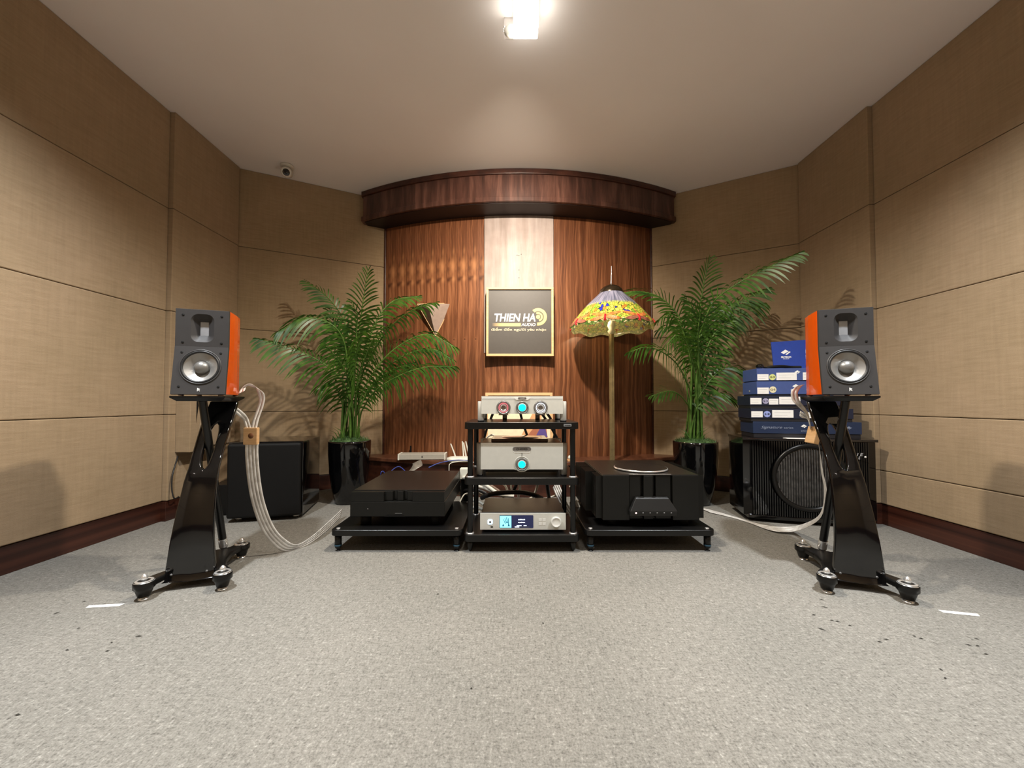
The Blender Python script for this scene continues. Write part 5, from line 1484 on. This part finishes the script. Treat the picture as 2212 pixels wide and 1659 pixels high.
# ------------------------------------------------------------------ cables behind the rack
def cable(pts, r, mat, label, group=None, n=6, name='cable'):
    o = MB().tube(smooth_path(pts, n), r, 8).build(name, M[mat])
    return tag(o, label, 'cable', group)
def C(px, py, Y): return tuple(at(px, py, Y))
cable([C(826, 1070, 2.90), C(822, 1028, 2.70), C(828, 1018, 2.70), C(836, 1034, 2.72), C(845, 1018, 2.75), C(862, 1008, 2.8), C(880, 1022, 2.75)], 0.003, 'cableb', 'thin blue cable looping up behind the flat black amplifier')
cable([C(833, 1075, 2.90), C(833, 1032, 2.74), C(838, 1020, 2.74), C(846, 1034, 2.76), C(850, 1080, 2.9)], 0.003, 'cableb', 'short blue cable end behind the flat black amplifier')
cable([C(926, 1010, 2.90), C(950, 1000, 2.95), C(985, 994, 2.98), C(1012, 995, 2.98)], 0.004, 'cableb', 'dark blue network cable in front of the router')
cable([C(980, 1072, 2.90), C(971, 1040, 2.92), C(970, 1012, 2.92), C(972, 1002, 2.94), C(985, 998, 2.96), C(1010, 996, 2.98), C(1040, 1004, 2.95)], 0.0032, 'cablew', 'thin white cable curling down from the router')
G = 'white cables tangled behind the rack'
wl = 'white cable in the tangle behind the rack'
wh = [
    [C(978, 1045, 2.74), C(990, 1036, 2.70), C(1005, 1032, 2.58), C(1030, 1040, 2.56), C(1055, 1052, 2.54), C(1080, 1068, 2.5), C(1110, 1072, 2.5)],
    [C(978, 1054, 2.74), C(1000, 1052, 2.68), C(1030, 1050, 2.56), C(1060, 1060, 2.54), C(1090, 1074, 2.52)],
    [C(980, 1065, 2.70), C(1000, 1068, 2.64), C(1030, 1066, 2.52), C(1050, 1072, 2.5)],
    [C(992, 1088, 2.5), C(1000, 1072, 2.52), C(1008, 1066, 2.54), C(1030, 1064, 2.5)],
    [C(1020, 1080, 2.48), C(1035, 1084, 2.46), C(1045, 1090, 2.44)],
    [C(1012, 1098, 2.44), C(1030, 1096, 2.42), C(1042, 1100, 2.42)],
    [C(1000, 1108, 2.42), C(1015, 1110, 2.4), C(1038, 1106, 2.4)],
    [C(1084, 1044, 2.5), C(1092, 1050, 2.52), C(1098, 1066, 2.55)],
    [C(1105, 1040, 2.5), C(1104, 1052, 2.55), C(1108, 1066, 2.6)],
    [C(1122, 1040, 2.45), C(1123, 1055, 2.5), C(1120, 1072, 2.55)],
    [C(1161, 1038, 2.45), C(1160, 1052, 2.48), C(1152, 1072, 2.5), C(1140, 1080, 2.5)],
    [C(1205, 1068, 2.5), C(1190, 1074, 2.5), C(1170, 1080, 2.5)],
    [C(1246, 1088, 2.44), C(1256, 1078, 2.46), C(1262, 1074, 2.48)],
    [C(1230, 1052, 2.6), C(1240, 1046, 2.62), C(1250, 1044, 2.65), C(1262, 1050, 2.7)],
    [C(1236, 1085, 2.5), C(1250, 1092, 2.45), C(1258, 1082, 2.44)],
]
for i, pth in enumerate(wh):
    rr = (0.012, 0.010, 0.008, 0.004, 0.009, 0.010, 0.009, 0.007, 0.006, 0.008, 0.008, 0.006, 0.008, 0.006, 0.007)[i]
    lb = ['thickest white cable of the tangle, arching behind the lower left rack post', 'white cable crossing level just below the thickest one, left of the rack', 'third white cable down in the tangle left of the rack',
          'thin white lead dropping steeply to the amplifier stand left of the rack', 'white cable stub beside the back left corner of the streamer', 'white cable low behind the left front post of the rack', 'lowest white cable beside the left front post of the rack',
          'white cable hanging under the middle shelf, nearest its left post', 'slim white cable hanging under the middle shelf beside a black one', 'straight white cable hanging at the centre below the middle shelf', 'white cable bending left below the middle shelf, right of centre',
          'white cable end lying behind the right side of the streamer', 'upper white cable end by the left fins of the right amplifier', 'white cable coming from the ledge beside the right rack post', 'lower white cable end by the left fins of the right amplifier'][i]
    cable(pth, rr, 'cablew', lb, 'white cables hanging behind the rack' if i in (7, 8, 9, 10) else G)
cable([C(1047, 1044, 2.6), C(1062, 1050, 2.58), C(1080, 1062, 2.56), C(1095, 1072, 2.5)], 0.009, 'cablebr', 'brown braided cable behind the rack')
cable([C(1040, 1076, 2.45), C(1060, 1068, 2.42), C(1090, 1064, 2.40), C(1130, 1064, 2.40), C(1155, 1070, 2.42), C(1170, 1076, 2.5)], 0.014, 'rubber', 'thick black cable arching over the back of the streamer')
cable([C(1118, 1040, 2.42), C(1112, 1055, 2.42), C(1106, 1066, 2.44)], 0.010, 'rubber', 'black cable hanging under the middle shelf, near the centre')
cable([C(1181, 1036, 2.42), C(1183, 1055, 2.45), C(1186, 1075, 2.5)], 0.012, 'rubber', 'black cable hanging under the middle shelf, towards its right post')
cable([C(984, 1046, 2.72), C(1000, 1045, 2.66), C(1020, 1048, 2.52)], 0.010, 'rubber', 'black cable between white ones left of the rack', None)
cable([C(984, 1060, 2.70), C(1000, 1060, 2.62), C(1030, 1058, 2.5), C(1050, 1066, 2.48)], 0.012, 'rubber', 'lower black cable between white ones left of the rack', None)
GB = 'black leads behind the preamplifier'
for lb, pth in zip(('black lead seen at the far left gap under the preamplifier', 'black lead under the cyan centre knob of the preamplifier', 'outer black lead right of centre behind the preamplifier', 'inner black lead right of centre behind the preamplifier'), ([C(1065, 893, 2.34), C(1060, 905, 2.38), C(1052, 925, 2.45), C(1044, 955, 2.5)], [C(1124, 893, 2.34), C(1130, 915, 2.4), C(1140, 945, 2.5), C(1144, 965, 2.5)],
            [C(1170, 893, 2.34), C(1185, 915, 2.4), C(1200, 940, 2.45), C(1212, 965, 2.5)], [C(1182, 893, 2.34), C(1192, 910, 2.4), C(1198, 935, 2.45), C(1194, 955, 2.5)])):
    cable(pth, 0.008, 'rubber', lb, GB)
cable([C(1048, 950, 2.38), C(1056, 942, 2.38), C(1066, 940, 2.38), C(1072, 948, 2.38)], 0.005, 'cablew', 'thin grey loop of cable above the disc transport')
q = at(1003, 1025, 2.55)
t = thing('wall_plug_box', 'white plug box beside the left post of the rack', 'plug', (q.x - 0.015, 2.62, 0.232))
MB().box(-0.02, 0.045, -0.03, 0.03, 0.0, 0.07).build('housing', M['plasticw'], t, bev=0.004)
MB().box(-0.015, 0.04, -0.02, 0.02, -0.231, -0.0005).build('riser', M['matte'], t)

# ------------------------------------------------------------------ flat ribbon speaker cables
def ribbon(mid, wdir, width, parent, nstr=4, name='conductor', n=8, wk=None):
    P = smooth_path(mid, n); Wd = smooth_path(wdir, n)
    Wk = [v.x for v in smooth_path([(k_, 0, 0) for k_ in wk], n)] if wk else [1.0] * len(P)
    gap = 0.0016
    sw_ = (width - gap*(nstr-1)) / nstr
    for s_ in range(nstr):
        a = -width/2 + s_*(sw_ + gap); b = a + sw_
        vs = []
        for p, d, k_ in zip(P, Wd, Wk):
            dn = d.normalized() * k_; vs += [p + dn*a, p + dn*b]
        fs = [(2*i, 2*i+1, 2*i+3, 2*i+2) for i in range(len(P)-1)]
        MB().add(vs, fs, True).build(name, M['ribbon'], parent, solid=0.0012)
org = at(543, 942, 1.86)
t = thing('ribbon_speaker_cable', 'flat white ribbon cable falling from the left speaker to the floor', 'cable', tuple(org))
O = org
def R(px, py, Y): return at(px, py, Y) - O
lowpts = [R(544, 958, 1.86), R(544, 985, 1.86), R(549, 1040, 1.87), R(559, 1090, 1.88), R(577, 1138, 1.90)]
def RF(px, py, z=0.004): 
    q = floor_at(px, py, z); return q - O
lowpts += [R(600, 1168, 1.93), RF(628, 1184, 0.012), RF(665, 1176), RF(700, 1155), RF(738, 1118)]
wl_ = [(1, 0, 0), (1, 0, 0), (1, 0.0, 0.05), (1, 0.0, 0.1), (1, 0.05, 0.15), (0.95, 0.15, 0.3), (0.75, 0.4, 0.4), (0.4, 0.45, 0.7), (0.2, 0.3, 0.9), (0.15, 0.3, 0.9)]
lowpts[-3].z += 0.014; lowpts[-2].z += 0.028; lowpts[-1].z += 0.03
ribbon(lowpts, wl_, 0.062, t)
ribbon([R(537, 926, 1.86), R(530, 905, 1.86), R(519, 893, 1.84), R(505, 882, 1.82)], [(1, 0, 0), (1, 0, 0.3), (0.6, 0, 0.8), (0.4, 0, 0.9)], 0.026, t, 2)
ribbon([R(548, 926, 1.86), R(553, 905, 1.87), R(562, 880, 1.88), R(566, 860, 1.88), R(558, 840, 1.86), R(542, 833, 1.85), R(528, 836, 1.84), R(521, 848, 1.82)], [(1, 0, 0), (1, 0, 0.1), (1, 0, 0.2), (1, 0, 0.3), (0.8, 0.3, -0.6), (0.2, 0.9, -0.6), (0.4, 0.8, 0.5), (0.8, 0.3, 0.5)], 0.030, t, 2)
cl = MB().box(-0.033, 0.033, -0.010, 0.010, -0.040, 0.040).build('wooden_clamp', M['tan'], t, bev=0.003)
em = MB().lathe([(0, 0.0008), (0.0125, 0.0008), (0.0125, 0)], 28, FR(0.004, -0.0102, 0.002)).build('round_emblem', M['tandk'], cl)
org = at(1757, 940, 1.86)
O = org
t = thing('ribbon_speaker_cable', 'flat white ribbon cable falling from the right speaker to the floor', 'cable', tuple(org))
pts = [R(1768, 956, 1.86), R(1772, 985, 1.86), R(1776, 1020, 1.87), R(1783, 1060, 1.88), R(1778, 1100, 1.92), R(1760, 1125, 2.00), RF(1715, 1142, 0.03), RF(1660, 1140, 0.01), RF(1600, 1122, 0.004), RF(1560, 1110, 0.004), RF(1517, 1100, 0.006)]
wd = [(0.60, 0.8, 0), (0.58, 0.8, 0.0), (0.52, 0.85, 0.0), (0.50, 0.85, 0.0), (0.56, 0.8, 0.0), (0.56, 0.8, 0.0), (0.45, 0.9, 0.0), (0.15, 1.0, 0), (-0.15, 1, 0), (-0.2, 1, 0), (-0.2, 1, 0)]
ribbon(pts, wd, 0.075, t, 5, wk=[0.8, 0.8, 0.9, 1, 1, 1, 1.2, 1.5, 1.9, 2.1, 2.1])
ribbon([R(1752, 926, 1.86), R(1744, 895, 1.86), R(1725, 872, 1.84), R(1718, 862, 1.84), R(1716, 848, 1.84), R(1722, 838, 1.84), R(1730, 832, 1.83)], [(0.6, 0.8, 0), (0.7, 0.6, 0.2), (0.8, 0.3, 0.4), (1, 0, 0.2), (1, 0, -0.2), (1, 0, 0.1), (1, 0, 0.2)], 0.032, t, 2)
ribbon([R(1750, 926, 1.87), R(1746, 905, 1.87), R(1735, 898, 1.86), R(1728, 893, 1.86)], [(0.6, 0.8, 0), (0.7, 0.6, 0.2), (0.6, 0.2, 0.7), (0.3, 0.2, 0.9)], 0.026, t, 2)
cl = MB().box(-0.012, 0.012, -0.036, 0.036, -0.040, 0.040, Matrix.Rotation(math.radians(-8), 4, 'Z') @ Matrix.Rotation(math.radians(-14), 4, 'Y').inverted()).build('wooden_clamp', M['tan'], t, bev=0.003)
# flat grey ribbon over the flat amplifier and the strip standing right of the rack
O = at(900, 1015, 2.66)
t = thing('ribbon_interconnect', 'grey flat ribbon cable lying over the back of the flat black amplifier', 'cable', tuple(O))
P = [R(857, 1029, 2.66), R(875, 1024, 2.66), R(893, 1014, 2.68), R(902, 1005, 2.72), R(900, 997, 2.78)]
vs = []; 
for p, d in zip(smooth_path(P, 6), smooth_path([(1, 0, 0.2), (1, 0, 0.1), (1, 0, 0.3), (1, 0, 0), (0.6, 0, 0.3)], 6)):
    dn = d.normalized()*0.033; vs += [p - dn, p + dn]
MB().add(vs, [(2*i, 2*i+1, 2*i+3, 2*i+2) for i in range(len(vs)//2 - 1)], True).build('flat_band', simple('translucent_grey_band', (0.20, 0.18, 0.15, 1), 0.3), t, solid=0.0012)
O = at(1205, 1060, 2.35)
t = thing('ribbon_interconnect', 'broad white ribbon cable slanting down inside the right rear rack post', 'cable', tuple(O))
ribbon([R(1199, 1046, 2.50), R(1206, 1062, 2.48), R(1213, 1078, 2.46), R(1222, 1098, 2.44), R(1232, 1112, 2.42)], [(0.55, 0, 0.8)]*5, 0.055, t, 4)
O = at(1252, 1110, 2.2)
t = thing('ribbon_interconnect', 'striped white ribbon cable end beside the right foot of the rack', 'cable', tuple(O))
ribbon([R(1240, 1085, 2.40), R(1246, 1098, 2.38), R(1250, 1110, 2.36), R(1256, 1122, 2.34)], [(0.7, 0, 0.7)]*4, 0.05, t, 4)

# ------------------------------------------------------------------ fabric box on the left wall and its cord
x_w = XL + 0.03
t = thing('wall_speaker_box', 'beige fabric covered box fixed low on the left wall', 'wall box', (x_w, 2.50, 0.42))
wdt = 0.095; ln = 0.36; hh = 0.36
MB().box(0.0005, wdt, 0, ln, 0, hh).build('shell', M['fabric'], t, bev=0.003)
mb = MB()
mb.add([(wdt + 0.001, 0.055, 0.02), (wdt + 0.001, ln - 0.02, 0.02), (wdt + 0.001, ln - 0.02, hh - 0.025), (wdt + 0.001, 0.095, hh - 0.025),
        (wdt + 0.014, 0.065, 0.03), (wdt + 0.014, ln - 0.03, 0.03), (wdt + 0.014, ln - 0.03, hh - 0.035), (wdt + 0.014, 0.103, hh - 0.035)],
       [(4, 5, 6, 7), (0, 1, 5, 4), (1, 2, 6, 5), (2, 3, 7, 6), (3, 0, 4, 7)])
mb.build('front_cloth', simple('grey_beige_cloth', (0.30, 0.225, 0.15, 1), 0.95), t)
mb = MB(); mb.add([(wdt + 0.0012, 0.045, hh - 0.03), (wdt + 0.0012, 0.066, hh - 0.03), (wdt + 0.0012, 0.046, hh*0.50)], [(0, 1, 2)])
mb.build('dark_slot', M['matte'], t)
mb = MB()
pts = [C(374, 985, 2.52), C(378, 1005, 2.50), C(372, 1030, 2.47), C(371, 1055, 2.46), C(376, 1076, 2.46), C(386, 1073, 2.50)]
pts = [(max(p[0], x_w + 0.005), p[1], p[2]) for p in pts]
cable(pts, 0.004, 'rubber', 'black cord hanging below the fabric wall box')

# ------------------------------------------------------------------ marks on the floor
for (pa, pb, lab) in (((190, 1311), (262, 1307), 'short strip of white tape on the carpet left of the left stand'), ((2034, 1321), (2112, 1329), 'short strip of white tape on the carpet right of the right stand')):
    A, B = floor_at(*pa), floor_at(*pb)
    d = (B - A).normalized(); nn = Vector((-d.y, d.x, 0)) * 0.009
    o = MB().prism([(p.x, p.y) for p in (A - nn, B - nn, B + nn + d*0.006, A + nn - d*0.004)], 0.0006, 0.0012).build('tape_strip', M['tape'])
    tag(o, lab, 'tape')
mb = MB(); rnd = random.Random(11)
deb = [(1775, 1296, 9), (1781, 1312, 14), (1758, 1329, 10), (1797, 1341, 9), (1809, 1343, 9), (1836, 1352, 8), (1775, 1360, 18), (1900, 1387, 10), (1915, 1382, 10), (1990, 1380, 10), (1975, 1375, 7),
       (2092, 1394, 12), (2110, 1381, 9), (2112, 1396, 9), (2130, 1414, 10), (2032, 1447, 8), (2042, 1466, 7), (122, 1325, 12), (182, 1300, 8), (170, 1358, 7), (300, 1375, 16), (241, 1389, 6), (232, 1407, 9), (145, 1405, 9),
       (38, 1545, 12), (946, 1284, 6), (1124, 1267, 4), (1173, 1347, 5), (1195, 1213, 4), (1018, 1488, 6)]
for px, py, s_ in deb:
    A = floor_at(px, py); sc_ = s_ * A.y / FPX / 2
    a = rnd.uniform(-0.6, 0.6) + (0.5 if px < 1000 else -0.5)
    d = Vector((math.cos(a), math.sin(a), 0)) * sc_; nn = Vector((-math.sin(a), math.cos(a), 0)) * 0.0022
    mb.add([A - d + Vector((0, 0, 0.001)), A + nn + Vector((0, 0, 0.003)), A + d + Vector((0, 0, 0.001)), A - nn + Vector((0, 0, 0.002)), A + Vector((0, 0, 0.004))], [(0, 3, 4), (3, 2, 4), (2, 1, 4), (1, 0, 4)])
o = mb.build('carpet_crumbs', M['debris']); tag(o, 'dark crumbs scattered on the carpet', 'debris', None, 'stuff')
